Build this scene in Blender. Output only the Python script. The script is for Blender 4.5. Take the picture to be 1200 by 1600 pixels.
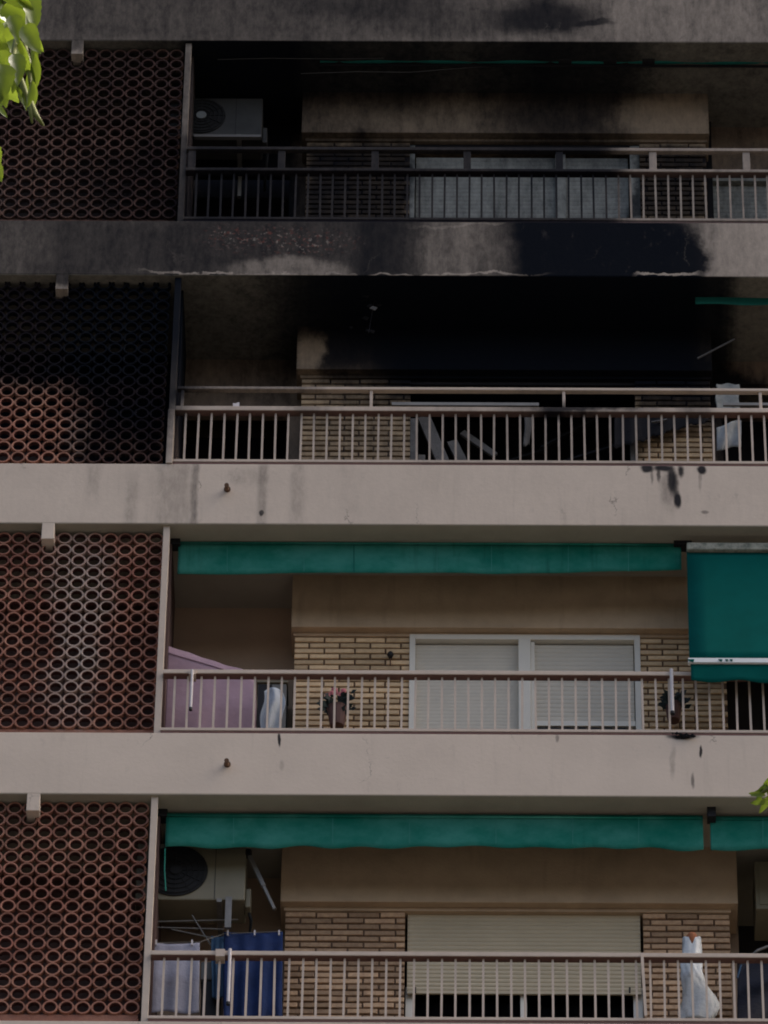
import bpy, math, random
from mathutils import Vector, Matrix
random.seed(7)
for o in list(bpy.data.objects): bpy.data.objects.remove(o, do_unlink=True)
S = bpy.context.scene
COL = S.collection
R = math.radians

# ------------------------------------------------------------------ camera
PITCH, ROLL, YAW = R(43), 0.0151904, -0.0161773
DIST, CAMZ, FPX = 38.247, 1.6, 9986.9
cam = bpy.data.cameras.new('camera'); cam_o = bpy.data.objects.new('camera', cam); COL.objects.link(cam_o)
cam.sensor_fit = 'HORIZONTAL'; cam.sensor_width = 36; cam.lens = 36*FPX/1200
cam.clip_start = .5; cam.clip_end = 2000
FW = Vector((math.sin(YAW)*math.cos(PITCH), math.cos(YAW)*math.cos(PITCH), math.sin(PITCH)))
rt0 = Vector((math.cos(YAW), -math.sin(YAW), 0)); up0 = rt0.cross(FW)
RT = rt0*math.cos(ROLL)+up0*math.sin(ROLL); UP = -rt0*math.sin(ROLL)+up0*math.cos(ROLL)
CP = Vector((0, -DIST, CAMZ))
m = Matrix((RT, UP, -FW)).transposed().to_4x4(); m.translation = CP
cam_o.matrix_world = m; S.camera = cam_o
S.render.resolution_x, S.render.resolution_y = 768, 1024

def at(px, py, y=0.):
    """measured point: photo pixel (1200x1600) on the plane at depth y"""
    d = FW+RT*((px-600)/FPX)-UP*((py-800)/FPX)
    return CP+d*((y-CP.y)/d.y)
def X(px, py, y=0.): return at(px, py, y).x
def Z(px, py, y=0.): return at(px, py, y).z

# ------------------------------------------------------------------ light
SUN_EL, SUN_AZ = 46, 84           # azimuth from +Y (north) towards +X
w = bpy.data.worlds.new('World'); S.world = w; w.use_nodes = True
nt = w.node_tree; bg = nt.nodes['Background']
sky = nt.nodes.new('ShaderNodeTexSky'); sky.sky_type = 'NISHITA'; sky.sun_disc = False
sky.sun_elevation = R(SUN_EL); sky.sun_rotation = R(SUN_AZ)
sky.air_density = .8; sky.dust_density = 7.0; sky.ozone_density = .3
nt.links.new(sky.outputs[0], bg.inputs[0]); bg.inputs[1].default_value = .12
sl = bpy.data.lights.new('sun', 'SUN'); sl.energy = 1.4; sl.angle = R(10); sl.color = (1, .95, .88)
so = bpy.data.objects.new('sun', sl); COL.objects.link(so)
sd = Vector((math.sin(R(SUN_AZ))*math.cos(R(SUN_EL)), math.cos(R(SUN_AZ))*math.cos(R(SUN_EL)), math.sin(R(SUN_EL))))
so.rotation_euler = sd.to_track_quat('Z', 'Y').to_euler(); so.location = (20, -30, 60)
S.view_settings.view_transform = 'Standard'; S.view_settings.look = 'None'
S.view_settings.gamma = 1; S.view_settings.use_curve_mapping = False
S.view_settings.exposure = 1.25
S.render.engine = 'CYCLES'
S.cycles.filter_width = 1.9; S.cycles.max_bounces = 5; S.cycles.diffuse_bounces = 3; S.cycles.caustics_reflective = False; S.cycles.caustics_refractive = False

# ------------------------------------------------------------------ helpers: objects
ORI = {}
def tag(o, label=None, cat=None, group=None, kind=None):
    if label: o['label'] = label
    if cat: o['category'] = cat
    if group: o['group'] = group
    if kind: o['kind'] = kind
    return o
def thing(name, loc, label, cat, group=None):
    o = bpy.data.objects.new(name, None); COL.objects.link(o); o.location = loc
    o.empty_display_size = .1
    ORI[o.name] = Vector(loc); return tag(o, label, cat, group)
def link(name, me, parent, loc, mat=None):
    o = bpy.data.objects.new(name, me); COL.objects.link(o)
    po = ORI[parent.name] if parent else Vector((0, 0, 0))
    o.location = Vector(loc)-po; o.parent = parent; ORI[o.name] = Vector(loc)
    if mat and me and not me.materials: me.materials.append(mat)
    return o
class MB:
    def __init__(s): s.v = []; s.f = []
    def box(s, x0, x1, y0, y1, z0, z1):
        n = len(s.v)
        s.v += [(x, y, z) for z in (z0, z1) for y in (y0, y1) for x in (x0, x1)]
        s.f += [tuple(n+i for i in q) for q in ((0,2,3,1),(4,5,7,6),(0,1,5,4),(2,6,7,3),(0,4,6,2),(1,3,7,5))]
        return s
    def bar(s, p0, p1, w, h=None, roll=None):
        h = h or w; p0, p1 = Vector(p0), Vector(p1); d = (p1-p0).normalized()
        a = d.cross(Vector((0, 1, 0)) if abs(d.y) < .9 else Vector((1, 0, 0))).normalized(); b = d.cross(a)
        n = len(s.v)
        for p in (p0, p1):
            for i, j in ((-1,-1),(1,-1),(1,1),(-1,1)): s.v.append(tuple(p+a*i*w/2+b*j*h/2))
        s.f += [tuple(n+i for i in q) for q in ((0,1,2,3),(7,6,5,4),(0,4,5,1),(1,5,6,2),(2,6,7,3),(3,7,4,0))]
        return s
    def tube(s, pts, r, n=10, caps=True):
        pts = [Vector(p) for p in pts]; base = len(s.v); rs = r if isinstance(r, (list, tuple)) else [r]*len(pts)
        for k, p in enumerate(pts):
            d = (pts[min(k+1, len(pts)-1)]-pts[max(k-1, 0)]).normalized()
            a = d.cross(Vector((.13, .2, 1)) if abs(d.z) < .9 else Vector((1, 0, .1))).normalized(); b = d.cross(a)
            for i in range(n):
                t = 2*math.pi*i/n; s.v.append(tuple(p+(a*math.cos(t)+b*math.sin(t))*rs[k]))
        for k in range(len(pts)-1):
            for i in range(n):
                j = (i+1) % n; s.f.append((base+k*n+i, base+k*n+j, base+(k+1)*n+j, base+(k+1)*n+i))
        if caps:
            s.f.append(tuple(base+i for i in range(n))[::-1]); s.f.append(tuple(base+(len(pts)-1)*n+i for i in range(n)))
        return s
    def prism(s, poly, y0, y1):
        """poly of (x,z), extruded from y0 to y1"""
        n = len(s.v); k = len(poly)
        s.v += [(x, y0, z) for x, z in poly]+[(x, y1, z) for x, z in poly]
        s.f += [tuple(range(n, n+k)), tuple(range(n+2*k-1, n+k-1, -1))]
        s.f += [(n+i, n+k+i, n+k+(i+1) % k, n+(i+1) % k) for i in range(k)]
        return s
    def sheet(s, fn, nu, nv):
        n = len(s.v)
        for j in range(nv+1):
            for i in range(nu+1): s.v.append(tuple(fn(i/nu, j/nv)))
        for j in range(nv):
            for i in range(nu):
                a = n+j*(nu+1)+i; s.f.append((a, a+1, a+nu+2, a+nu+1))
        return s
    def build(s, name, mat, parent=None, bevel=0, smooth=False, solid=0, sub=0):
        c = Vector((0, 0, 0))
        for v in s.v: c += Vector(v)
        c /= len(s.v)
        me = bpy.data.meshes.new(name)
        me.from_pydata([tuple(Vector(v)-c) for v in s.v], [], s.f); me.update()
        import bmesh
        bm = bmesh.new(); bm.from_mesh(me); bmesh.ops.recalc_face_normals(bm, faces=bm.faces); bm.to_mesh(me); bm.free()
        if smooth: me.polygons.foreach_set('use_smooth', [True]*len(me.polygons))
        o = link(name, me, parent, c, mat)
        if solid: q = o.modifiers.new('s', 'SOLIDIFY'); q.thickness = solid; q.offset = 0
        if sub: q = o.modifiers.new('u', 'SUBSURF'); q.levels = q.render_levels = sub
        if bevel: q = o.modifiers.new('b', 'BEVEL'); q.width = bevel; q.segments = 2; q.limit_method = 'ANGLE'
        return o
    
# ------------------------------------------------------------------ helpers: materials
class NG:
    """tiny node builder"""
    def __init__(s, tree): s.t = tree
    def new(s, k, **kw):
        n = s.t.nodes.new(k)
        for a, b in kw.items(): setattr(n, a, b)
        return n
    def put(s, n, i, v):
        if hasattr(v, 'links') or isinstance(v, bpy.types.NodeSocket): s.t.links.new(v, n.inputs[i])
        else: n.inputs[i].default_value = v
    def math(s, op, a, b=0., c=None, clamp=False):
        n = s.new('ShaderNodeMath', operation=op, use_clamp=clamp); s.put(n, 0, a); s.put(n, 1, b)
        if c is not None: s.put(n, 2, c)
        return n.outputs[0]
    def vmath(s, op, a, b):
        n = s.new('ShaderNodeVectorMath', operation=op); s.put(n, 0, a); s.put(n, 1, b)
        return n.outputs['Value'] if op in ('LENGTH', 'DISTANCE') else n.outputs[0]
    def noise(s, vec, scale, detail=5, rough=.6, col=False):
        n = s.new('ShaderNodeTexNoise'); s.put(n, 'Vector', vec); s.put(n, 'Scale', scale); s.put(n, 'Detail', detail); s.put(n, 'Roughness', rough)
        return n.outputs['Color' if col else 'Fac']
    def ramp(s, v, a, b, lo=0., hi=1., smooth=True):
        n = s.new('ShaderNodeMapRange', interpolation_type='SMOOTHSTEP' if smooth else 'LINEAR')
        s.put(n, 0, v); s.put(n, 1, a); s.put(n, 2, b); s.put(n, 3, lo); s.put(n, 4, hi)
        return n.outputs[0]
    def mix(s, f, a, b, blend='MIX'):
        n = s.new('ShaderNodeMix', data_type='RGBA', blend_type=blend); s.put(n, 0, f); s.put(n, 6, a); s.put(n, 7, b)
        return n.outputs[2]

def c4(c): return (c[0], c[1], c[2], 1)
def stain_group(name, ops, plane, wob=.22, fine=.5):
    """one grey value: how much soot (or other stain) lies at a place of the wall.
    ops: (sign, shape, px, py, rx_px, ry_px, strength, softness[, rot])"""
    g = bpy.data.node_groups.new(name, 'ShaderNodeTree')
    g.interface.new_socket('Amount', in_out='OUTPUT', socket_type='NodeSocketFloat')
    G = NG(g); out = G.new('NodeGroupOutput')
    geo = G.new('ShaderNodeNewGeometry'); P = geo.outputs['Position']
    flat = G.vmath('MULTIPLY', P, (1, 0, 1))
    n1 = G.noise(flat, 2.2, 4, .6, True); n2 = G.noise(flat, 11, 5, .65, True)
    d1 = G.vmath('MULTIPLY', G.vmath('SUBTRACT', n1, (.5, .5, .5)), (wob*2, 0, wob*2))
    d2 = G.vmath('MULTIPLY', G.vmath('SUBTRACT', n2, (.5, .5, .5)), (wob*.5, 0, wob*.5))
    Q = G.vmath('ADD', G.vmath('ADD', flat, d1), d2)
    A = None
    for op in ops:
        sg, shp, px, py, rx, ry, st, so = op[:8]
        c = at(px, py, plane); ax = abs(X(px+rx, py, plane)-c.x); az = abs(Z(px, py-ry, plane)-c.z)
        v = G.vmath('SUBTRACT', Q, (c.x, 0, c.z))
        if len(op) > 8:
            r = G.new('ShaderNodeVectorRotate', rotation_type='Y_AXIS'); G.put(r, 'Vector', v); r.inputs['Angle'].default_value = R(op[8]); v = r.outputs[0]
        v = G.vmath('MULTIPLY', v, (1/ax, 0, 1/az))
        if shp == 'e': d = G.vmath('LENGTH', v, (0, 0, 0))
        else:
            a = G.vmath('ABSOLUTE', v, (0, 0, 0)); sp = G.new('ShaderNodeSeparateXYZ'); G.put(sp, 0, a)
            d = G.math('MAXIMUM', sp.outputs[0], sp.outputs[2])
        f = G.ramp(d, 1-so, 1+so*.6, st, 0.)
        if A is None: A = f
        elif sg > 0: A = G.math('SUBTRACT', 1., G.math('MULTIPLY', G.math('SUBTRACT', 1., A), G.math('SUBTRACT', 1., f)))
        else: A = G.math('MULTIPLY', A, G.math('SUBTRACT', 1., f))
    n3 = G.noise(G.vmath('MULTIPLY', P, (1, 1, .45)), 17, 7, .75)
    n4 = G.noise(G.vmath('MULTIPLY', P, (1, 1, .10)), 7, 5, .7)
    n3 = G.math('ADD', G.math('MULTIPLY', n3, .6), G.math('MULTIPLY', n4, .4))
    var = G.math('MULTIPLY', G.math('MULTIPLY', G.math('SUBTRACT', n3, .5), fine*8), G.math('MULTIPLY', A, G.math('SUBTRACT', 1., A)))
    G.put(out, 0, G.math('ADD', A, var, clamp=True))
    return g

SOOT = (.0045, .0062, .0100)
FILM = (.050, .048, .046)
def soot_over(N, color, amt):
    sc = N.mix(N.ramp(amt, .55, .97), c4(FILM), c4(SOOT))
    return N.mix(amt, color, sc)
def mat(name, col, rough=.8, soot=None, var=.12, vscale=6., vcol=None, rand=0., bump=.0, bscale=60., streak=0., metallic=0., spec=.3, stretch=(1,1,1), pale=None, sootcol=SOOT, extra=None):
    m = bpy.data.materials.new(name); m.use_nodes = True; N = NG(m.node_tree)
    b = m.node_tree.nodes['Principled BSDF']; b.inputs['Roughness'].default_value = rough
    b.inputs['Metallic'].default_value = metallic; b.inputs['Specular IOR Level'].default_value = spec
    geo = N.new('ShaderNodeNewGeometry'); P = geo.outputs['Position']
    c = c4(col); vc = c4(vcol or [x*.62 for x in col])
    nz = N.noise(N.vmath('MULTIPLY', P, stretch), vscale, 6, .65)
    color = N.mix(N.ramp(nz, .5-.22, .5+.28, 0, 1), c, N.mix(min(1, var*3), c, vc))
    if rand:
        oi = N.new('ShaderNodeObjectInfo')
        f = N.ramp(oi.outputs['Random'], 0, 1, 1-rand, 1+rand, False)
        cc = N.new('ShaderNodeCombineXYZ'); N.put(cc, 0, f); N.put(cc, 1, f); N.put(cc, 2, f)
        color = N.mix(1., color, cc.outputs[0], 'MULTIPLY')
    if streak:
        s_ = N.noise(N.vmath('MULTIPLY', P, (9, 1, .8)), 1.4, 5, .6)
        s2 = N.noise(N.vmath('MULTIPLY', P, (.5, 1, .5)), 1.1, 2, .5)
        f = N.math('MULTIPLY', N.ramp(s_, .52, .74, 0, streak), N.ramp(s2, .4, .62))
        color = N.mix(f, color, c4([x*.45 for x in col]))
    if pale:
        gp = N.new('ShaderNodeGroup'); gp.node_tree = pale[0]
        color = N.mix(gp.outputs[0], color, c4(pale[1]))
    if extra: color = extra(N, P, color)
    if soot:
        gs = N.new('ShaderNodeGroup'); gs.node_tree = soot
        color = soot_over(N, color, gs.outputs[0])
        N.put(b, 'Specular IOR Level', N.ramp(gs.outputs[0], 0, 1, spec, .04, False))
    N.put(b, 'Base Color', color)
    if bump:
        bn = N.noise(P, bscale, 6, .6); bp = N.new('ShaderNodeBump'); bp.inputs['Strength'].default_value = bump; bp.inputs['Distance'].default_value = .01
        N.put(bp, 'Height', bn); N.put(b, 'Normal', bp.outputs[0])
    return m

# ---- where the fire left its soot (measured on the photograph, floor by floor)
F_OPS = [
 (1,'b',600,28,900,62,.80,.2),           # film over the top band
 (-1,'e',1080,30,170,70,.13,.6),
 (1,'b',600,385,900,64,.84,.15),(-1,'b',1225,385,130,70,.40,.35),         # film over the burnt band
 (1,'e',330,20,420,60,.40,.5),
 (1,'e',850,24,95,32,.86,.5),(1,'e',600,10,150,22,.45,.6),(1,'e',700,40,110,20,.35,.6),(1,'e',930,36,30,6,.7,.5),
 (1,'b',45,385,90,70,.42,.5),(-1,'e',10,385,60,50,.04,.6),
 (1,'b',225,390,150,70,.62,.7),
 (1,'b',480,385,180,70,.62,.5),
 (-1,'e',450,424,100,20,.22,.4),
 (1,'b',600,385,50,70,.6,.6),
 (-1,'b',705,385,48,70,.08,.5),
 (1,'b',925,385,136,70,.998,.22),(1,'e',1062,408,44,50,.98,.25),(1,'e',1030,372,46,36,.95,.3),
 (-1,'b',730,350,90,3,.12,.5),
 (-1,'b',690,428.5,140,1.6,.35,.5),(-1,'b',1040,429,50,1.8,.5,.4),(-1,'b',380,428.5,150,2.0,.35,.5),
 (1,'b',600,770,900,64,.08,.2)]
D_OPS = [
 (1,'e',1012,731,11,8,.97,.4),(1,'e',1038,731,16,6,.97,.5),(1,'e',1030,742,3,12,.8,.6),(1,'e',1064,736,5,10,.95,.6),(1,'e',1056,760,5,22,.8,.7),(1,'e',1020,745,2.5,12,.5,.7),(1,'e',1050,750,7,24,.95,.5),(1,'e',1059,782,6,13,.98,.4),(1,'e',1096,734,8,8,.97,.4),(1,'e',1046,765,14,34,.35,.6),(1,'e',1093,750,3,18,.4,.6),
 (1,'e',1066,1150,26,6,.95,.4),(1,'e',1095,1174,2.5,10,.95,.4),(1,'e',1083,1218,3,12,.6,.5),(1,'e',1050,1190,5,26,.25,.6),(1,'e',436,1156,2.5,11,.97,.4),
 (1,'b',304,770,6,80,.42,.7),(1,'b',268,770,34,80,.20,.7),(1,'b',410,770,8,80,.28,.8),(1,'b',466,760,12,80,.20,.8),(1,'b',204,790,10,50,.22,.8),(1,'e',380,745,40,15,.12,.6),(1,'b',146,750,12,30,.16,.8),(1,'b',545,760,16,60,.08,.8),
 (1,'e',408,801,4,5,.85,.4),(1,'e',1103,800,6,3,.55,.5),(1,'e',440,1195,4,8,.2,.5),(1,'e',870,1155,3,6,.5,.5)]
S_OPS = [
 (1,'b',600,200,900,170,.56,.1),(1,'b',140,210,160,150,.40,.2),
 (1,'e',270,290,160,120,.55,.6),
 (1,'e',130,130,240,70,.40,.6),
 (1,'b',625,300,350,85,.90,.12),(1,'e',880,280,110,60,.6,.5),
 (1,'e',60,480,330,125,.97,.25),(1,'e',220,520,140,170,.96,.3),(1,'e',190,690,90,70,.80,.5),
 (1,'e',910,645,110,14,.93,.6),(1,'b',700,670,460,60,.18,.3),(1,'e',780,690,190,50,.3,.6),(1,'e',1000,690,60,50,.3,.6),(1,'e',560,605,60,10,.5,.5),(1,'e',400,610,120,9,.6,.6),(1,'e',1080,650,30,30,.5,.5),(1,'e',480,645,40,40,.4,.5)]
I_OPS = [
 (1,'b',600,190,900,185,.68,.1),
 (1,'b',375,220,92,170,.93,.2),(1,'e',330,260,260,120,.5,.5),
 (1,'b',560,105,360,52,.80,.6),
 (1,'e',890,160,150,85,.80,.6),
 (1,'e',560,130,180,60,.6,.6),
 (1,'b',560,275,88,66,.86,.2),(1,'b',1050,275,58,62,.84,.2),
 (-1,'e',1040,185,80,32,.38,.5),
 (1,'b',600,560,900,172,.60,.08),
 (1,'b',740,495,480,98,.88,.3),(-1,'e',370,560,95,90,.22,.6),
 (1,'b',860,490,262,122,.99,.2),(1,'e',640,490,190,95,.9,.5),
 (-1,'e',480,552,24,34,.55,.6),(-1,'e',370,610,110,36,.35,.7),
 (1,'e',590,600,80,34,.5,.6),
 (1,'b',1060,605,70,50,.80,.4),(-1,'b',1060,708,60,34,.55,.25),
 (1,'b',1160,600,44,120,.85,.4),(-1,'e',1190,505,60,30,.4,.6)]
gF = stain_group('soot_on_bands', F_OPS, 0, .16, .60)
gD = stain_group('drips_on_bands', D_OPS, 0, .035, .8)
gS = stain_group('soot_on_screens', S_OPS, .07, .16)
gI = stain_group('soot_inside_balconies', I_OPS, .62, .20, .60)
gP = stain_group('efflorescence', [(1,'e',130,960,50,140,.55,.6),(1,'e',110,1060,40,80,.3,.6),(1,'e',100,880,40,50,.25,.6),(1,'e',120,680,30,30,.2,.6)], .09, .3)

def spalled(N, P, color):
    """reddish and pale spots where the burnt paint came off the second band"""
    g = N.new('ShaderNodeGroup'); g.node_tree = gSp
    n = N.noise(P, 26, 4, .7); n2 = N.noise(P, 17, 3, .6)
    f = N.math('MULTIPLY', g.outputs[0], N.ramp(n, .53, .60))
    return N.mix(f, color, N.mix(N.ramp(n2, .45, .6), (.13, .05, .04, 1), (.24, .21, .18, 1)))
gSp = stain_group('spalling', [(1,'e',440,378,110,24,.9,.7),(-1,'e',400,392,30,14,.8,.6),(1,'e',350,366,30,16,.6,.6)], 0, .1)

def band_material():
    m = mat('painted_render', (.63, .53, .43), .88, None, var=.10, vscale=1.3, bump=.18, bscale=28, streak=.25)
    t = m.node_tree; N = NG(t); b = t.nodes['Principled BSDF']
    src = b.inputs['Base Color'].links[0].from_socket
    gs = N.new('ShaderNodeGroup'); gs.node_tree = gF
    P = N.new('ShaderNodeNewGeometry').outputs['Position']
    gd = N.new('ShaderNodeGroup'); gd.node_tree = gD
    col = N.mix(gd.outputs[0], soot_over(N, src, gs.outputs[0]), (.006, .006, .009, 1))
    col = spalled(N, P, col)
    vo = N.new('ShaderNodeTexVoronoi', feature='DISTANCE_TO_EDGE'); wp = N.vmath('ADD', P, N.vmath('MULTIPLY', N.noise(P, 5, 5, .7, True), (.25, .25, .25)))
    N.put(vo, 'Vector', N.vmath('MULTIPLY', wp, (1, 1, .6))); N.put(vo, 'Scale', .9)
    crack = N.math('MULTIPLY', N.ramp(vo.outputs['Distance'], .0015, .005, .55, 0), N.ramp(N.noise(P, 1.7, 3, .6), .52, .6))
    col = N.mix(crack, col, (.08, .07, .06, 1))
    dirt = N.math('MULTIPLY', N.ramp(N.noise(N.vmath('MULTIPLY', P, (1, 1, .5)), 9, 7, .75), .56, .72, 0, .35), N.ramp(N.noise(P, .8, 3, .6), .40, .65))
    col = N.mix(dirt, col, (.16, .14, .125, 1))
    N.put(b, 'Base Color', col); N.put(b, 'Specular IOR Level', N.ramp(gs.outputs[0], 0, 1, .25, .03, False)); return m
M = dict(
 band=band_material(),
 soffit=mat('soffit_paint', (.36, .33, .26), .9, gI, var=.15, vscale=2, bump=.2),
 wall=mat('balcony_wall_plaster', (.48, .35, .245), .9, gI, var=.12, vscale=2, bump=.25, bscale=45),
 lintel=mat('shutter_box_plaster', (.52, .38, .245), .9, gI, var=.2, vscale=2.5, streak=.4, bump=.35, bscale=45),
 mortar=mat('mortar', (.15, .095, .06), .95, gI, bump=.3),
 brick=mat('yellow_brick', (.66, .48, .28), .85, gI, var=.2, vscale=22, vcol=(.46,.31,.18), rand=.30, bump=.5, bscale=90),
 brick_low=mat('brown_brick', (.51, .34, .20), .85, gI, var=.25, vscale=20, vcol=(.29,.175,.11), rand=.34, bump=.5, bscale=90),
 clay=mat('fired_clay', (.31, .155, .105), .9, gS, var=.33, vscale=3.5, vcol=(.22,.085,.06), rand=.30, bump=.4, bscale=60, pale=(gP, (.42,.37,.32))),
 clay_inside=mat('shaded_clay_inside', (.085, .032, .028), .9, gS, rand=.2),  # shade inside the ring holes, put into the colour of the inner faces
 metal=mat('pink_beige_painted_steel', (.55, .45, .36), .5, gS, var=.12, vscale=9, bump=.1),
 under=mat('rail_underside_shade', (.16, .085, .07), .7, gS),  # shade below the rails, put into the colour
 post=mat('post_paint', (.53, .44, .35), .6, gS, var=.12, vscale=8),
 white=mat('white_lacquered_aluminium', (.72, .68, .58), .4, gI, var=.05),
 shutter=mat('grey_white_shutter', (.60, .55, .45), .55, gI, var=.08, vscale=3),
 cream=mat('cream_shutter', (.54, .455, .31), .6, gI, var=.10, vscale=2),
 greyshutter=mat('smoked_pale_shutter', (.58, .60, .54), .6, gI, var=.25, vscale=3),
 burnt=mat('charred_surface', (.012, .012, .015), .95, None, var=.5, vscale=8, bump=.5),
 laundry=mat('shaded_utility_plaster', (.10,.06,.05), .95, gS),  # deep shade behind the lattice, put into the wall colour
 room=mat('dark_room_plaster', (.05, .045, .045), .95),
 burntroom=mat('burnt_room', (.006, .006, .008), .98),
 ash=mat('ash_grey_board', (.13, .125, .12), .9, None, var=.5, vscale=12, bump=.4),
 paleash=mat('pale_ash_board', (.19, .18, .17), .9, None, var=.33, vscale=9, bump=.4),
 teal=mat('teal_awning_canvas', (.008, .145, .105), .9, gI, var=.33, vscale=2.2, vcol=(.06,.25,.20), stretch=(1,1,1.3), spec=.04, bump=.15, bscale=14, streak=.5),
 tealdark=mat('dark_teal_awning_canvas', (.002, .088, .075), .9, None, var=.15, vscale=5, spec=.04),
 teal_smoke=mat('smoked_teal_canvas', (.008, .14, .115), .9, None, var=.2, vscale=6),
 black=mat('black_plastic', (.012, .012, .014), .6),
 acwhite=mat('air_conditioner_casing', (.20, .18, .12), .5, gI, var=.12, vscale=4),
 acsmoke=mat('smoked_casing', (.050, .050, .047), .6, None, var=.35, vscale=4),
 acdark=mat('fan_grille_black', (.016, .017, .018), .9),
 lilac=mat('lilac_canvas', (.38, .26, .31), .85, None, var=.2, vscale=4, bump=.6, bscale=9),
 whitecloth=mat('white_cloth', (.46, .50, .54), .9, None, var=.12, vscale=8, bump=.9, bscale=18),
 greycloth=mat('pale_grey_towel', (.30, .30, .36), .9, None, var=.12, vscale=9, bump=.9, bscale=18),
 bluecloth=mat('blue_towel', (.016, .036, .12), .9, None, var=.3, vscale=7, bump=.9, bscale=18),
 lightblue=mat('faded_blue_cloth', (.04, .09, .16), .9, None, var=.3, vscale=7),
 darkcloth=mat('black_blue_cover', (.014, .016, .028), .8, None, var=.4, vscale=8, bump=.9, bscale=18),
 bag=mat('white_plastic_bag', (.55, .58, .58), .4, None, var=.12, vscale=8, bump=.9, bscale=18, spec=.5),
 terracotta=mat('terracotta', (.33, .12, .05), .8, None, var=.3, vscale=20),
 rust=mat('rusty_pipe', (.16, .09, .055), .8, None, var=.4, vscale=30),
 pot=mat('brown_flower_pot', (.11, .055, .045), .7),
 darkleaf=mat('dark_plant_leaf', (.02, .03, .025), .6, rand=.3),
 flower=mat('pink_flower', (.50, .16, .17), .7, rand=.3),
 greyplastic=mat('grey_cabinet', (.16, .16, .15), .7),
 steel=mat('dull_steel', (.22, .21, .19), .5, None, metallic=.4, var=.3),
 whitetube=mat('white_plastic_tube', (.60, .56, .55), .5),
 casing=mat('weathered_awning_casing', (.38, .38, .31), .8, None, var=.33, vscale=14, vcol=(.07,.09,.07)),
 asphalt=mat('asphalt', (.085, .082, .08), .9, None, var=.2, vscale=3),
 paving=mat('pavement_slabs', (.20, .185, .165), .9, None, var=.2, vscale=2),
 bark=mat('grey_bark', (.14, .11, .08), .9, None, var=.4, vscale=9, bump=.6),
)
def leaf_mat(name, a, b, trans):
    m = bpy.data.materials.new(name); m.use_nodes = True; N = NG(m.node_tree); nd = m.node_tree.nodes
    pb = nd['Principled BSDF']; pb.inputs['Roughness'].default_value = .38; pb.inputs['Specular IOR Level'].default_value = .6
    oi = N.new('ShaderNodeObjectInfo'); geo = N.new('ShaderNodeNewGeometry')
    nz = N.noise(geo.outputs['Position'], 14, 3, .6)
    f = N.math('ADD', N.math('MULTIPLY', oi.outputs['Random'], .7), N.math('MULTIPLY', nz, .5), clamp=True)
    col = N.mix(f, c4(a), c4(b)); N.put(pb, 'Base Color', col)
    tr = N.new('ShaderNodeBsdfTranslucent'); N.put(tr, 'Color', N.mix(.5, col, (.32, .42, .02, 1)))
    mx = N.new('ShaderNodeMixShader'); mx.inputs[0].default_value = trans
    m.node_tree.links.new(pb.outputs[0], mx.inputs[1]); m.node_tree.links.new(tr.outputs[0], mx.inputs[2])
    m.node_tree.links.new(mx.outputs[0], nd['Material Output'].inputs[0]); return m
M['leaf'] = leaf_mat('fresh_leaf', (.018, .045, .010), (.15, .21, .035), .38)

def glass_mat():
    m = bpy.data.materials.new('window_glass'); m.use_nodes = True
    b = m.node_tree.nodes['Principled BSDF']; b.inputs['Base Color'].default_value = (.75, .8, .85, 1)
    b.inputs['Roughness'].default_value = .03; b.inputs['Transmission Weight'].default_value = 1; b.inputs['IOR'].default_value = 1.05
    return m
M['glass'] = glass_mat()

# ------------------------------------------------------------------ ground
XL, XR = -8.5, 8.0                      # the stretch of facade that is built
g = MB().box(-150, 150, -200, 120, -.3, 0).build('ground', M['asphalt']); tag(g, kind='structure')
g = MB().box(-150, 150, -9, -.0, .0041, .13).build('pavement', M['paving']); tag(g, kind='structure')

# ------------------------------------------------------------------ the building
BLD = thing('apartment_building', (0, 5, 0), 'pale rendered apartment block with stacked balconies, two of its floors blackened by fire', 'building')
# measured heights. n: floor index counted from the top of the photograph
SOF = [Z(600, 64), Z(600, 430), Z(600, 819), Z(600, 1242)]           # underside of the band above each balcony
TOP = [Z(600, 346.5), Z(600, 726), Z(600, 1146.5), Z(600, 1597.5)]   # top of the band below each balcony
bands = [(SOF[0], SOF[0]+.68)]+[(SOF[i+1], TOP[i]) for i in range(3)]+[(TOP[3]-.66, TOP[3])]
YB, YK, YBK = .62, .70, 1.03            # shutter box face, brick face, back wall face
MULL = []
def slab(z0, z1, lab=None):
    o = MB().box(XL, XR, 0, .12, z0, z1).build('balcony_band', M['band'], BLD, bevel=.006)
    if lab: o['label'] = lab
    MB().box(XL, XR, .004, .1195, z0-.005, z0-.001).box(XL, XR, .1205, 1.6, z0-.001, z0+.26).build('balcony_slab', M['soffit'], BLD)
for i, (a, b) in enumerate(bands):
    slab(a, b, ['smoke greyed band', 'band burnt black on its right half with flaking paint', 'pale band with black drips near its right end', None, None][i])
# floors outside the picture: bands and walls go on down to the street and up to the roof
z = bands[-1][0]-2.9
while z > 2.5:
    slab(z, z+.66)
    z -= 2.9
z = bands[0][0]+2.9
for k in range(3): slab(z+2.9*k, z+2.9*k+.66)
MB().box(XL, XR, 1.9, 11, .13, bands[0][0]+9.4).build('building_core', M['wall'], BLD)
MB().box(XL, X(0,0)-1.9, 1.0, 1.85, .13, bands[0][0]+9.4).build('building_wall', M['wall'], BLD)

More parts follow.
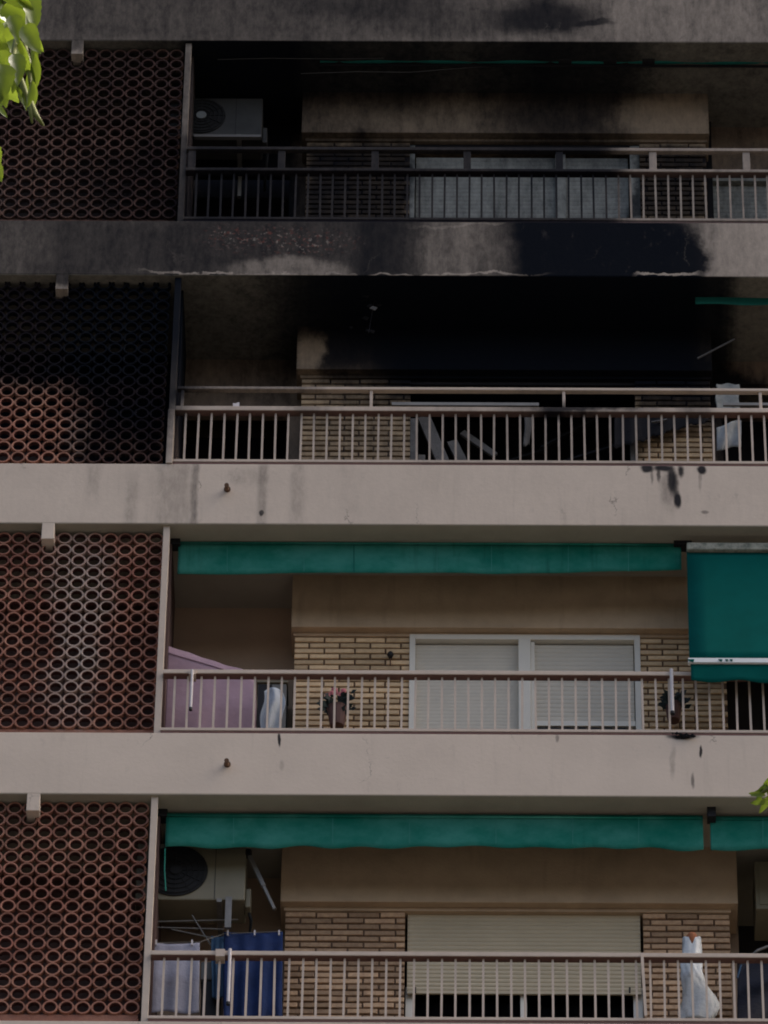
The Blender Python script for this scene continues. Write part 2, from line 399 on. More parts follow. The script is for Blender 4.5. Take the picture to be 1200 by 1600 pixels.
BRICK_ME = {}
def brick_mesh(L, h, d):
    k = (round(L, 3), round(h, 3))
    if k not in BRICK_ME:
        b = MB().box(-L/2, L/2, -d/2, d/2, -h/2, h/2); c = .004
        me = bpy.data.meshes.new('brick')
        # front edges chamfered: 12 verts
        x, y, zz = L/2, d/2, h/2
        v = [(-x,y,-zz),(x,y,-zz),(x,y,zz),(-x,y,zz),(-x,-y+c,-zz),(x,-y+c,-zz),(x,-y+c,zz),(-x,-y+c,zz),(-x+c,-y,-zz+c),(x-c,-y,-zz+c),(x-c,-y,zz-c),(-x+c,-y,zz-c)]
        f = [(8,9,10,11),(4,5,9,8),(5,6,10,9),(6,7,11,10),(7,4,8,11),(0,1,5,4),(1,2,6,5),(2,3,7,6),(3,0,4,7)]
        me.from_pydata(v, [], f); me.update(); BRICK_ME[k] = me
    return BRICK_ME[k]
def brick_wall(x0, x1, z0, z1, brickmat, phase=0., skip=()):
    """mortar body with every brick its own object"""
    bw = MB().box(x0, x1, YK+.016, YK+.25, z0, z1).build('brick_wall', M['mortar'], BLD)
    ph, pl, gap = .0605, .250, .014
    k = 0; zz = z1-ph+.0
    while zz > z0:
        xx = x0-(.125 if k % 2 else 0)-phase
        while xx < x1:
            a, b = max(xx, x0), min(xx+pl-gap, x1)
            if b-a > .04:
                me = brick_mesh(b-a, ph-.0165, .05)
                jx, jz = random.uniform(-.002, .002), random.uniform(-.0015, .0015)
                o = link('brick', me, bw, ((a+b)/2, YK+.025+random.uniform(-.003, .004), zz+(ph)/2+jz))
                if not me.materials: me.materials.append(brickmat)
                if me.materials[0] != brickmat: o.material_slots[0].link = 'OBJECT'; o.material_slots[0].material = brickmat
                o.rotation_euler = (0, random.uniform(-.004, .004), random.uniform(-.006, .006))
            xx += pl
        zz -= ph; k += 1
    return bw

def shutter(name, x0, x1, z0, z1, y, m, parent, pitch=.045, bow=.006):
    """roller shutter: one curved slat under the other"""
    b = MB(); zz = z1; prof = []
    while zz > z0+.001:
        h = min(pitch, zz-z0)
        for t in (0, .25, .5, .75, .93): prof.append((y-bow*math.sin(math.pi*t/.93)**.7 if t else y, zz-h*t))
        prof.append((y+.006, zz-h*.96)); zz -= h
    prof += [(y+.012, z0)]
    n = len(b.v)
    for yy, z_ in prof: b.v += [(x0, yy, z_), (x1, yy, z_)]
    for i in range(len(prof)-1): b.f.append((n+2*i, n+2*i+1, n+2*i+3, n+2*i+2))
    return b.build(name, m, parent, solid=.004)

# per floor: left/right edge of shutter box, its underside, brick edges, window edges (pixels)
FL = [dict(box=(471,1108,207), pier=((478,640),(1000,1104)), ref=275),
      dict(box=(463,1113,577), pier=((470,641),(993,1111)), ref=650),
      dict(box=(455,1135,980), pier=((459,640),(1001,1135)), ref=1060),
      dict(box=(438,1153,1409), pier=((444,632),(1006,1142)), ref=1500)]
DV = [((293,90),(283,340)), ((277,445),(266,722)), ((258.5,834),(247,1144)), ((240,1256),(227,1594))]
for n, f in enumerate(FL):
    zc, z0 = SOF[n]+.004, TOP[n]-.36
    bx0, bx1 = X(f['box'][0], f['box'][2], YB), X(f['box'][1], f['box'][2], YB); zb = Z(600, f['box'][2], YB)
    MB().box(bx0, bx1, YB, 1.0, zb, zc).build('shutter_box', M['lintel'], BLD, bevel=.006)
    (a, b), (c, d) = f['pier']; r = f['ref']
    a, b, c, d = [X(q, r, YK) for q in (a, b, c, d)]
    bm_ = M['brick'] if n < 3 else M['brick_low']
    bb = MB().box(a-.012, d+.012, YK-.012, YK+.25, zb-.035, zb-.002).build('lintel', M['lintel'], BLD)
    brick_wall(a, b, z0, zb-.036, bm_, .0)
    brick_wall(c, d, z0, zb-.036, bm_, .06)
    f.update(a=a, b=b, c=c, d=d, zb=zb, z0=z0, zc=zc)
    # balcony floor
    MB().box(XL, XR, .125, 1.9, z0-.06, z0-.001).build('balcony_floor', M['soffit'], BLD)
    # room behind the window (open to the front)
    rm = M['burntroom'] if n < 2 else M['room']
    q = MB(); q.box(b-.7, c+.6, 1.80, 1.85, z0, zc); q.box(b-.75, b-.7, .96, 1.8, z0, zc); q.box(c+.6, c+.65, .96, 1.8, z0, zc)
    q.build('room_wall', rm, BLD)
    # recessed back walls left and right
    xl = X(0, r, 0)-1.9
    xd = (X(*DV[n][0], .03)+X(*DV[n][1], .03))/2
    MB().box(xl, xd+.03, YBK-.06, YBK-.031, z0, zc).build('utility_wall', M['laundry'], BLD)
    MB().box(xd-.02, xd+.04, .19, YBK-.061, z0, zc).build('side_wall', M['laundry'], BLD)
    if n == 1:
        e0, e1, ez = X(282,690,YBK), X(452,690,YBK), Z(360, 638, YBK)
    elif n == 0:
        e0, e1, ez = X(300,300,YBK), X(452,300,YBK), Z(360, 262, YBK)
    else:
        e0 = None
    if e0 is None:
        MB().box(xl, a, YBK, YBK+.15, z0, zc).build('back_wall', M['wall'], BLD)
        MB().box(xl, a-.005, YBK-.03, YBK-.002, z0, z0+.62).build('wall_ledge', M['wall'], BLD, bevel=.004)
    else:
        MB().box(xl, e0, YBK, YBK+.15, z0, zc).box(e1, a, YBK, YBK+.15, z0, zc).box(e0, e1, YBK, YBK+.15, ez, zc).build('back_wall', M['wall'], BLD)
        MB().box(e0-.05, e1+.05, 1.5, 1.55, z0, ez+.1).build('room_wall', M['burntroom'], BLD)
        MB().box(e0, e1, YBK-.012, YBK+.05, ez-.03, ez+.03).build('sill', M['wall'], BLD, bevel=.004)

# right recesses
def right_recess(n, openx0, opentop, wallmat='wall'):
    f = FL[n]; x0 = f['d']; x1 = XR
    o0 = X(openx0, f['ref'], YBK); ot = Z(1160, opentop, YBK); o1 = o0+1.3
    MB().box(x0, o0, YBK, YBK+.15, f['z0'], f['zc']).box(o0, x1, YBK, YBK+.15, ot, f['zc']).box(o1, x1, YBK, YBK+.15, f['z0'], ot).build('back_wall', M[wallmat], BLD)
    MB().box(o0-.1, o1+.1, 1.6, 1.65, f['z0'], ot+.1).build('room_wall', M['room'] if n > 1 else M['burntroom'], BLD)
    return o0, o1, ot, f['z0']

def frame(parent, x0, x1, z0, z1, y0, y1, w, m, wt=None, wb=None):
    wt = wt or w; wb = wb or w
    MB().box(x0, x0+w, y0, y1, z0, z1).box(x1-w, x1, y0, y1, z0, z1).box(x0+w, x1-w, y0, y1, z1-wt, z1).box(x0+w, x1-w, y0, y1, z0, z0+wb).build('frame', m, parent, bevel=.003)

# --- floor 0 window: smoked, shutter half torn from its box
f = FL[0]
WN = link('window', None, BLD, (f['b'], .75, f['z0'])); WN['label'] = 'smoke-stained window with pale shutter panels and a black gap above'
wz = f['zb']-.036
MB().box(f['b'], f['b']+.045, YK+.01, YK+.08, f['z0'], wz-.03).build('frame', M['greyshutter'], WN, bevel=.003)
MB().box(f['c']-.085, f['c'], YK+.01, YK+.08, f['z0'], wz-.03).build('frame', M['greyshutter'], WN, bevel=.003)
MB().box(f['b'], f['c'], YK+.03, YK+.09, wz-.035, wz).build('frame', M['burnt'], WN)
zt = Z(800, 246, YK+.09)
xm0, xm1 = X(868,290,YK+.08), X(884,290,YK+.08)
for p0, p1 in ((f['b']+.055, xm0), (xm1, f['c']-.10)):
    shutter('shutter', p0, p1, f['z0'], zt, YK+.10, M['greyshutter'], WN, .05, .003)
MB().box(xm0, xm1, YK+.06, YK+.11, f['z0'], zt+.01).build('mullion', M['greyshutter'], WN)
# --- floor 0 far right window
o0, o1, ot, oz = right_recess(0, 1104, 279)
WN = link('window', None, BLD, (o0, YBK, oz)); WN['label'] = 'smaller window at the right end with grey frame'
frame(WN, o0, o1, oz, ot, YBK-.02, YBK+.05, .05, M['greyshutter'])
shutter('shutter', o0+.05, o1-.05, oz+.05, ot-.05, YBK+.04, M['greyshutter'], WN, .05, .004)

# --- floor 1 window: burnt out
f = FL[1]
WN = link('window', None, BLD, (f['b'], .75, f['z0'])); WN['label'] = 'burnt-out window opening without glass'
MB().box(f['b'], f['b']+.05, YK+.01, YK+.08, f['z0'], Z(645, 652, YK)).build('frame', M['ash'], WN, bevel=.003)
MB().box(f['c']-.05, f['c'], YK+.01, YK+.08, f['z0'], Z(990, 660, YK)).build('frame', M['ash'], WN, bevel=.003)
MB().box(f['b'], f['c'], YK+.03, YK+.08, f['zb']-.07, f['zb']-.037).build('frame', M['burnt'], WN)
def pt(px, py, y): return tuple(at(px, py, y))
o = right_recess(1, 1128, 600)

# --- floor 2 window: white double window, shutters down
f = FL[2]
WN = link('window', None, BLD, (f['b'], .75, f['z0'])); WN['label'] = 'white two-leaf window with both shutters down'
wt = Z(820, 993, YK); x0, x1 = X(640,1000,YK), X(1000,1000,YK)
MB().box(f['b'], f['c'], YK+.02, YK+.1, wt, f['zb']-.036).build('lintel', M['lintel'], BLD)
frame(WN, x0, x1, f['z0'], wt, YK-.015, YK+.07, .048, M['white'], wt=.055)
xm0, xm1 = X(810,1040,YK), X(829,1040,YK)
MB().box(xm0, xm1, YK-.02, YK+.07, f['z0']+.05, wt-.056).build('mullion', M['white'], WN, bevel=.003)
shutter('shutter', x0+.049, xm0, f['z0']+.05, wt-.07, YK+.045, M['shutter'], WN, .038, .0015)
lowz = Z(900, 1126, YK)
shutter('shutter', xm1+.035, x1-.055, lowz, wt-.07, YK+.04, M['shutter'], WN, .046, .004)
MB().box(xm1+.001, xm1+.034, YK+.0, YK+.05, f['z0']+.05, wt-.07).box(xm1+.034, x1-.05, YK+.0, YK+.04, lowz-.055, lowz-.001).build('sash', M['white'], WN, bevel=.002)
q = MB()
xx = xm1+.05
while xx < x1-.15:
    q.box(xx, xx+.085, YK+.012, YK+.02, lowz-.09, lowz-.062); xx += .105
MB().box(xm1+.034, x1-.05, YK+.03, YK+.05, lowz-.10, lowz-.056).build('track', M['black'], WN)
q.build('track', M['black'], WN)
o0, o1, ot, oz = right_recess(2, 1133, 1000)

# --- floor 3 window: cream shutter not quite down
f = FL[3]
WN = link('window', None, BLD, (f['b'], .75, f['z0'])); WN['label'] = 'window with a cream roller shutter left open a hand above the sill'
wt = Z(820, 1427, YK+.03); x0, x1 = f['b']+.01, f['c']-.01
MB().box(f['b'], f['c'], YK+.03, YK+.1, wt, f['zb']-.036).build('lintel', M['lintel'], BLD)
zl = Z(820, 1553, YK+.03)
shutter('shutter', x0+.012, x1-.012, zl+.03, wt-.002, YK+.04, M['cream'], WN, .041, .007)
MB().box(x0+.012, x1-.012, YK+.03, YK+.05, zl, zl+.03).build('bottom_rail', M['cream'], WN, bevel=.004)
for px_ in (649, 984): MB().tube([pt(px_,1551,YK+.01), pt(px_,1543,YK+.01)], .008, 6).build('stop', M['black'], WN)
yy = YK+.075
q = MB()
q.box(x0, x0+.07, yy, yy+.05, f['z0'], zl+.1).build('jamb', M['white'], WN, bevel=.003); MB().box(x1-.075, x1, yy, yy+.05, f['z0'], zl+.1).build('jamb', M['white'], WN, bevel=.003)
xa = X(813,1570,yy); MB().box(xa, xa+.05, yy-.01, yy+.05, f['z0'], zl+.1).build('mullion', M['white'], WN, bevel=.003)
MB().box(x0+.07, xa, yy+.02, yy+.026, f['z0'], zl+.1).build('pane', M['glass'], WN)
MB().box(xa+.05, x1-.075, yy+.03, yy+.036, f['z0'], zl+.1).build('pane', M['glass'], WN)
MB().box(x0, x1, yy+.25, yy+.27, f['z0'], f['z0']+.57).build('inner_blind', mat('dark_curtain', (.025,.03,.05), .9), WN)
o0, o1, ot, oz = right_recess(3, 1155, 1350)

# divider posts, downstands, drain spouts
DIV = [((293,90),(283,340)), ((277,445),(266,722)), ((258.5,834),(247,1144)), ((240,1256),(227,1594))]
for n, ((ax, ay), (bx, by)) in enumerate(DIV):
    x = (X(ax, ay, .03)+X(bx, by, .03))/2
    o = MB().box(x-.027, x+.027, .03, .085, TOP[n]+.001, SOF[n]-.001+.004).build('divider_post', M['post'], BLD, bevel=.004)
    DIV[n] = x
for n, px_ in enumerate((121, 97, 75, 52)):
    x = X(px_, [72,437,830,1253][n], .0)
    MB().box(x-.052, x+.052, .002, .145, SOF[n]-.175, SOF[n]+.01).build('downstand', M['band'], BLD, bevel=.004)
for px_, py_ in ((355, 768), (355, 1198)):
    p = at(px_, py_, -.0)
    MB().tube([p+Vector((0, .03, .03)), p+Vector((-.002, -.10, -.02))], .019, 12).tube([p+Vector((0,-.004,.02)), p+Vector((0,-.012,.017))], .028, 12).build('drain_spout', M['rust'], BLD, smooth=False)

# ------------------------------------------------------------------ lattice screens
NR = 17
LAT = [((115,176),(84,332.5)), ((52.5,697.5),(444,714)), ((139.5,1001.5),(840.6,1128)), ((63.5,1397),(1262,1573))]
def ring_mesh(p):
    me = bpy.data.meshes.new('clay_ring'); v = []; f = []
    n = 16; ro = p/2-.0004; ri = p*.374; D = .045
    outer = []; inner = []
    for i in range(n):
        t = 2*math.pi*i/n+math.pi/n
        c, s = math.cos(t), math.sin(t)
        # outer outline: flats where rings touch, rounded towards the diagonals
        rr = ro/max(abs(c), abs(s)) if max(abs(c), abs(s)) > .97 else p*.488
        outer.append((c*rr, s*rr)); inner.append((c*ri, s*ri))
    ch = .004
    def ringv(pts, y, k=1.): return [(a*k, y, b*k) for a, b in pts]
    L = [ringv(inner, D), ringv(inner, ch), ringv(inner, 0, 1.06), ringv(outer, 0, .98), ringv(outer, ch), ringv(outer, D)]
    for r in L: v += r
    for k in range(5):
        for i in range(n):
            j = (i+1) % n; f.append((k*n+i, (k+1)*n+i, (k+1)*n+j, k*n+j))
    for i in range(n):
        j = (i+1) % n; f.append((5*n+i, i, j, 5*n+j))
    me.from_pydata(v, [], f); me.update()
    import bmesh
    bm = bmesh.new(); bm.from_mesh(me); bmesh.ops.recalc_face_normals(bm, faces=bm.faces); bm.to_mesh(me); bm.free()
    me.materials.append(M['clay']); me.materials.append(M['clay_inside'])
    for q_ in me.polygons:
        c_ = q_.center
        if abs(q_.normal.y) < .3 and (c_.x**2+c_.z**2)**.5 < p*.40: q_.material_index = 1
    return me
LLAB = ['smoke-dulled brown clay lattice screen on the top balcony, behind the hanging leaves',
        'clay lattice screen charred black except for its red lower left corner',
        'clay lattice screen with whitish lime bloom down its middle',
        'clean orange brown clay lattice screen of the lowest balcony']
for n in range(4):
    (cx, cy), (ty, by) = LAT[n]
    zt_, zb_ = Z(120, ty, .09), Z(120, by, .09); p = (zt_-zb_)/(NR-1)
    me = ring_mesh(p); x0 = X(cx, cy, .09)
    k = math.floor((DIV[n]+.024-p/2-x0)/p+1e-3)
    xr = x0+k*p
    T = thing('lattice_screen', (xr-1.2, .13, TOP[n]), LLAB[n], 'lattice screen', 'clay lattice screens at the left ends of the balconies')
    cols = 17; rowdx = [random.uniform(-.0025,.0025) for _ in range(NR)]
    for c in range(cols):
        for r in range(NR):
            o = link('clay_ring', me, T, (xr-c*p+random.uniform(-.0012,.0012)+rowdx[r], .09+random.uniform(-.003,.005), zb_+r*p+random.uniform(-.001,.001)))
            o.rotation_euler = (random.uniform(-.012,.012), 0, random.uniform(-.012,.012))
    MB().box(xr-(cols-.5)*p, xr+p*.4, .11, .17, TOP[n]+.002, zb_-p*.5).build('base_course', M['clay'], T)

# ------------------------------------------------------------------ railings
def railing(n, first, railpx, label, upper=None, posts=(), flat=False, bottom=None, rods=(), x_left=None, postw=.02):
    T = thing('balcony_railing', (DIV[n]+2.3, .06, TOP[n]), label, 'railing', 'metal railings on the balcony bands')
    zt_, zb_ = Z(700, railpx[0], .0), Z(700, railpx[1], .0)
    xl = DIV[n]+.028 if x_left is None else x_left
    MB().box(xl, XR-1, .0-.012, .065, zb_, zt_).build('handrail', M['metal'], T, bevel=.005)
    MB().box(xl+.003, XR-1.003, .0-.006, .059, zb_-.003, zb_-.0004).build('handrail_underside', M['under'], T)
    lz1, lz0 = TOP[n]+.062, TOP[n]+.034
    MB().box(xl, XR-1, .006, .042, lz0, lz1).build('bottom_rail', M['metal'], T, bevel=.003)
    MB().box(xl, XR-1, .012, .036, TOP[n]+.0005, lz0-.001).build('gap_shade_strip', M['under'], T)  # dark strip painted as the shaded gap below the bottom rail
    me = None; x = X(first, railpx[1]+40, .03); pitch = .1067
    while x < 2.9+1:
        if me is None:
            o = MB().box(x-.0085, x+.0085, .021, .039, lz1+.0005, zb_-.0035).build('baluster', M['metal'], T); me = o.data; z_ = o.location.z
        else:
            o = link('baluster', me, T, (x+random.uniform(-.002,.002), .03, (lz1+zb_)/2-.0015))
            o.rotation_euler = (random.uniform(-.006,.006), random.uniform(-.006,.006), 0)
        x += pitch
    if upper:
        u1, u0 = Z(700, upper[0], .02), Z(700, upper[1], .02)
        MB().box((X(posts[0], upper[0], .03)-.04) if not flat else xl, XR-1, .0, .05, u0, u1).build('upper_rail', M['metal'], T, bevel=.004)
        for q in posts:
            xx = X(q, (upper[0]+railpx[0])/2, .02); hw = .032 if flat else .0125
            MB().box(xx-hw, xx+hw, .012, .038, zt_+.001, u0-.001).build('post', M['metal'], T, bevel=.002)
        for q in range(1, 4):
            if posts: 
                xx = X(posts[-1], 620, .02)+q*(X(posts[-1],620,.02)-X(posts[-2],620,.02)); 
                if xx < XR-1: MB().box(xx-.02, xx+.02, .012, .038, zt_+.001, u0-.001).build('post', M['metal'], T)
    return T, zt_, zb_
T0, *_ = railing(0, 306, (264.5,268.5), 'soot-blackened top balcony railing with wide flat posts carrying a second rail', (232.5,237), (300,440,586,730,874,1020,1166), True)
T1, *_ = railing(1, 289, (637,643.5), 'pale railing in front of the burnt-out balcony, with a thin second rail above it', (607.5,611.5), (285,580,881,1188), False)
T2, *_ = railing(2, 272, (1049,1055), 'pinkish railing of the balcony with the white window and lilac cover')
T3, *_ = railing(3, 255, (1488.5,1495), 'pinkish railing of the lowest balcony, below the cream shutter')
# short left post and elbow of the second railing, rods clipped on
MB().box(DIV[1]-.03, DIV[1]+.025, -.012, .028, TOP[1]+.001, Z(266,640,0)).build('end_post', M['metal'], T1, bevel=.004)
MB().box(X(612,630,.2), X(842,630,.2), .2, .22, Z(700,633,.2), Z(700,628.5,.2)).build('rear_rail', M['steel'], T1)
MB().box(X(1130,630,.2), X(1230,630,.2), .2, .22, Z(1160,633,.2), Z(1160,629,.2)).build('rear_rail', M['steel'], T1)
def rod(T, px_, p0, p1, r=.0115, m='whitetube', slant=0):
    a, b = at(px_, p0, -.026), at(px_+slant, p1, -.026)
    if not slant: b.x = a.x
    MB().tube([a, b], r, 8).build('rod', M[m], T)
    MB().tube([b, b+Vector((0,0,-.025))], r*1.25, 8).build('rod_cap', M['black'], T)
rod(T2, 300.5, 1047, 1106); rod(T2, 1049, 1046, 1112, .015); rod(T3, 359.5, 1483, 1566, .013); 
MB().bar(at(1003,1490,-.03), at(1009,1588,-.03), .022).build('slanted_bar', M['metal'], T3)
MB().box(X(295,1060,0), X(306,1060,0), -.025, .07, Z(300,1056,0), Z(300,1049,0)).build('rod_clamp', M['metal'], T2)
MB().box(X(353,1060,0), X(367,1060,0), -.025, .07, Z(360,1497,0), Z(360,1486,0)).build('rod_clamp', M['metal'], T3)

# ------------------------------------------------------------------ awnings
def tag_mesh(o, *a, **k): return tag(o, *a, **k)
def awning(name, x0p, x1p, topp, botp, y, label, m, scallop=0., rollr=.03, groups=None, right_up=0, end=None):
    za, zb_ = Z(650, topp, y), Z(650, botp, y); x0, x1 = X(x0p, topp, y), X(x1p, topp, y)
    T = thing(name, ((x0+x1)/2, y, za), label, 'awning', 'teal awnings rolled up under the balcony soffits')
    MB().tube([(x0+.01, y+.045, za-.03), (x1-.01, y+.045, za-.03)], rollr, 14).build('fabric_roll', m, T, smooth=True)
    seed = random.uniform(0, 50)
    def fn(u, v):
        x = x0+(x1-x0)*u; h = za-zb_
        if right_up: h -= right_up*max(0, (u-.55)/.45)**1.3
        if scallop: h -= scallop*(.5+.5*math.cos(x*2*math.pi/.47+seed+.5*math.sin(x*1.3)))*(.75+.25*math.sin(x*2.1+seed))
        h += .004*math.sin(x*5.1+seed)
        yy = y+.004*math.sin(x*7.3+2*math.sin(x*1.9+seed))*v+.014*math.sin(x*1.7+seed)*v
        return (x, yy, za-h*v)
    MB().sheet(fn, 140, 6).build('valance', m, T, smooth=True, solid=.002)
    MB().tube([(x0, y-.006, za-.035*(1 if scallop else .4)), (x1, y-.006, za-.035*(1 if scallop else .4))], .009, 8).build('front_bar', m, T, smooth=True)
    return T, x0, x1, za, zb_
A2 = awning('awning', 279, 1064, 848, 897, .22, 'rolled-up teal awning above the white window, straight hem rising at its right end', M['teal'], 0, .03, right_up=.075)
A3 = awning('awning', 260, 1098, 1272, 1326, .20, 'rolled-up teal awning with wavy hem above the cream shutter', M['teal'], .028)
A3b = awning('awning', 1109, 1420, 1273, 1327, .20, 'rolled-up teal awning with wavy hem cut off by the right edge of the photo', M['teal'], .028)
M['faded'] = mat('faded_teal_seam', (.05,.22,.18), .9, spec=.04)
for A_, xs, y0_, y1_, yy_ in ((A2[0], (355,475,553,683,768,888,982), 852, 893, .19), (A3[0], (365,520,640,775,895,998), 1278, 1318, .17), (A3b[0], (1192,), 1278, 1318, .17)):
    for px_ in xs: MB().bar(at(px_,y0_,yy_), at(px_,y1_,yy_), .006, .002).build('seam', M['faded' if px_ != 553 else 'tealdark'], A_)
A1 = awning('awning', 1086, 1420, 452, 474, .25, 'smoke-darkened teal awning remnant right of the black soffit', M['teal_smoke'], .008)
# top floor: long thin rolled awning under the soffit
x0, x1, zz = X(500, 94, .25), X(1400, 94, .25), Z(850, 94, .25)
M['cable'] = mat('sooty_cable', (.09,.09,.09), .8)
T = thing('awning', ((x0+x1)/2, .25, zz), 'thin fully rolled green awning under the topmost soffit, half hidden in soot', 'awning', 'teal awnings rolled up under the balcony soffits')
MB().tube([(x0+(x1-x0)*i/30, .25+.004*math.sin(i), zz+.004*math.sin(i*1.7)) for i in range(31)], .034, 12).build('fabric_roll', M['teal_smoke'], T, smooth=True)
MB().tube([(x0, .27, zz-.05), (x1, .27, zz-.05)], .012, 8).build('front_bar', M['burnt'], T)
for px_ in (885, 955, 1015): MB().box(X(px_-12,90,.25), X(px_+8,90,.25), .2, .3, zz-.04, zz+.06).build('bracket', M['black'], T, bevel=.006)
# extended awning on the right
ya, yb = .14, -.11
T = thing('awning', (X(1150,860,ya), ya, Z(1150,860,ya)), 'teal awning let down over the railing at the right edge, with white front bar', 'awning')
xa0, xa1 = X(1073, 865, ya), X(1073,865,ya)+1.9
xb0 = X(1077, 1030, yb); zt1, zb1 = Z(1130, 860, ya), Z(1130, 1031, yb)
MB().sheet(lambda u, v: (xa0+(xb0-xa0)*v+1.9*u, ya+(yb-ya)*v-.0+.012*math.sin(v*math.pi), zt1+(zb1-zt1)*v), 12, 12).build('canvas', M['tealdark'], T, smooth=True, solid=.002)
MB().box(xa0-.0, xa1, ya-.045, ya+.05, Z(1130,864,ya)-.0, Z(1130,853,ya)).build('casing', M['casing'], T, bevel=.01)
zf0, zf1 = Z(1130,1037.5,yb), Z(1130,1030.5,yb)
MB().box(xb0-.01, xb0+1.9, yb-.02, yb+.02, zf0, zf1).build('front_bar', mat('white_bar', (.78,.8,.78), .4), T, bevel=.003)
zv = Z(1130,1064,yb)
MB().sheet(lambda u, v: (xb0+.01+1.9*u, yb+.004+.008*math.sin(u*26)*v, zf0+(zv-zf0+.010*math.cos(u*30))*v), 60, 4).build('valance', M['tealdark'], T, smooth=True, solid=.002)
for px_, dx in ((1078,7), (1125,4),(1135,3),(1142,3)):
    p = at(px_, 1032, yb-.024); MB().prism([(p.x-.02*dx/6, p.z+.012), (p.x+.03*dx/6, p.z+.012), (p.x+.022*dx/6, p.z-.02*dx/7), (p.x, p.z-.006)], yb-.027, yb-.022).build('torn_flap', M['tealdark'], T)
# black mounting boxes under the soffits
def mount(px_, py_, wpx, hpx, y, lab, n):
    p = at(px_, py_, y); s = 204
    o = MB().box(p.x-wpx/s/2, p.x+wpx/s/2, y, y+.1, p.z-hpx/146/2, SOF[n]+.003).build('awning_bracket', M['black'], bevel=.004)
    tag(o, lab, 'bracket', 'black awning brackets under the soffits')
mount(1067, 846, 30, 8, .18, 'black bracket between the rolled and the let-down teal awnings', 2)
mount(274, 845, 16, 8, .18, 'black bracket at the left end of the straight-hemmed teal awning', 2)
mount(1112, 1271, 14, 8, .12, 'small black bracket above the gap between the two wavy teal awnings', 3)
mount(254, 1268, 15, 12, .18, 'black bracket at the left end of the lowest wavy teal awning', 3)

# ------------------------------------------------------------------ air conditioners
def aircon(x1p, zt_p, zb_p, ybase, label, m, hub, wid=.84):
    x1 = X(x1p, (zt_p+zb_p)/2, ybase); x0 = x1-wid; zt_, zb_ = Z(340, zt_p, ybase), Z(340, zb_p, ybase)
    T = thing('air_conditioner', ((x0+x1)/2, ybase+.15, zb_), label, 'air conditioner', 'outdoor air conditioner units at the left ends of balconies')
    MB().box(x0, x1, ybase, ybase+.30, zb_, zt_).build('casing', m, T, bevel=.012)
    h = zt_-zb_; cx = x0+wid*.36; cz = (zt_+zb_)/2; r = h*.44
    q = MB(); n = 40
    q.tube([(cx, ybase-.004, cz), (cx, ybase-.012, cz)], r, n).build('fan_recess', M['acdark'], T)
    for k in range(1, 6):
        rr = r*k/5.5
        MB().tube([(cx+rr*math.cos(t*math.pi/16), ybase-.018, cz+rr*math.sin(t*math.pi/16)) for t in range(33)], .0035, 5, False).build('grille_ring', M['acdark'], T)
    for k in range(12):
        t = k*math.pi/6; MB().tube([(cx+.03*math.cos(t), ybase-.018, cz+.03*math.sin(t)), (cx+r*math.cos(t), ybase-.018, cz+r*math.sin(t))], .0028, 5).build('grille_spoke', M['acdark'], T)
    MB().tube([(cx, ybase-.016, cz), (cx, ybase-.026, cz)], .045, 18).build('hub', hub, T)
    MB().box(x0+wid*.72, x0+wid*.725, ybase-.0025, ybase+.001, zb_+.01, zt_-.01).build('panel_seam', M['acdark'], T)
    for xx in (x0+.14, x1-.2):
        MB().box(xx-.02, xx+.02, ybase-.02, YBK-.0, zb_-.035, zb_-.001).box(xx-.015, xx+.015, YBK-.035, YBK-.001, zb_-.3, zb_-.036).build('bracket', M['steel'], T)
    MB().box(x1+.0005, x1+.045, ybase+.05, ybase+.18, zb_-.03, zb_+.16).build('valve_cover', m, T, bevel=.01)
    MB().tube([(x1+.02, ybase+.12, zb_+.02), (x1+.05, ybase+.13, zb_-.1), (x1+.03, ybase+.3, zb_-.2), (x1+.02, YBK-.02, zb_-.22)], .012, 7).build('pipe', M['acdark'], T, smooth=True)
    return T, x0, x1, zb_, zt_
aircon(410, 153, 212, .55, 'soot-darkened air conditioner with round fan on the top balcony', M['acsmoke'], mat('dull_badge', (.22,.24,.24), .5))
MB().box(X(303,213,.54), X(408,213,.54), .52, .56, Z(340,216,.54), Z(340,212.5,.54)).build('air_conditioner_shelf', mat('pale_shelf', (.16,.155,.15), .7))
tag(bpy.data.objects['air_conditioner_shelf'], 'thin pale shelf edge right under the sooty air conditioner', 'shelf')
ac = aircon(384, 1318, 1406, .40, 'beige air conditioner under the wavy teal awning at the left end of the lowest balcony', M['acwhite'], M['acdark'], .86)

# ------------------------------------------------------------------ things on the balconies
# burnt floor: boards leaning inside the window hole
for (a, b, w_, yy, lab) in (((662,652),(692,722),.11,.95,'broad pale grey board leaning steeply inside the burnt window, leftmost of the boards'),
                    ((706,690),(722,722),.09,1.05,'short pale board standing askew between the two leaning boards'),
                    ((722,676),(774,712),.06,1.15,'thin grey board leaning flat, rightmost of the boards inside the burnt window'),
                    ((659,712),(658,724),.06,.9,'small pale stump of board at the foot of the burnt window frame')):
    o = MB().bar(at(*a,yy), at(*b,yy), w_, .03).build('charred_board', M['paleash'], bevel=.004); tag(o, lab, 'board', 'boards fallen inside the burnt window')
o = MB().sheet(lambda u, v: tuple(at(819+u*11+math.sin(v*5)*1.2-v*2*(u>.5), 650+v*46+2*math.sin(u*6), .80+.03*u)), 6, 10).build('hanging_strip', M['ash'], solid=.012, smooth=True)
tag(o, 'pale grey strip hanging down in the middle of the burnt window', 'debris')
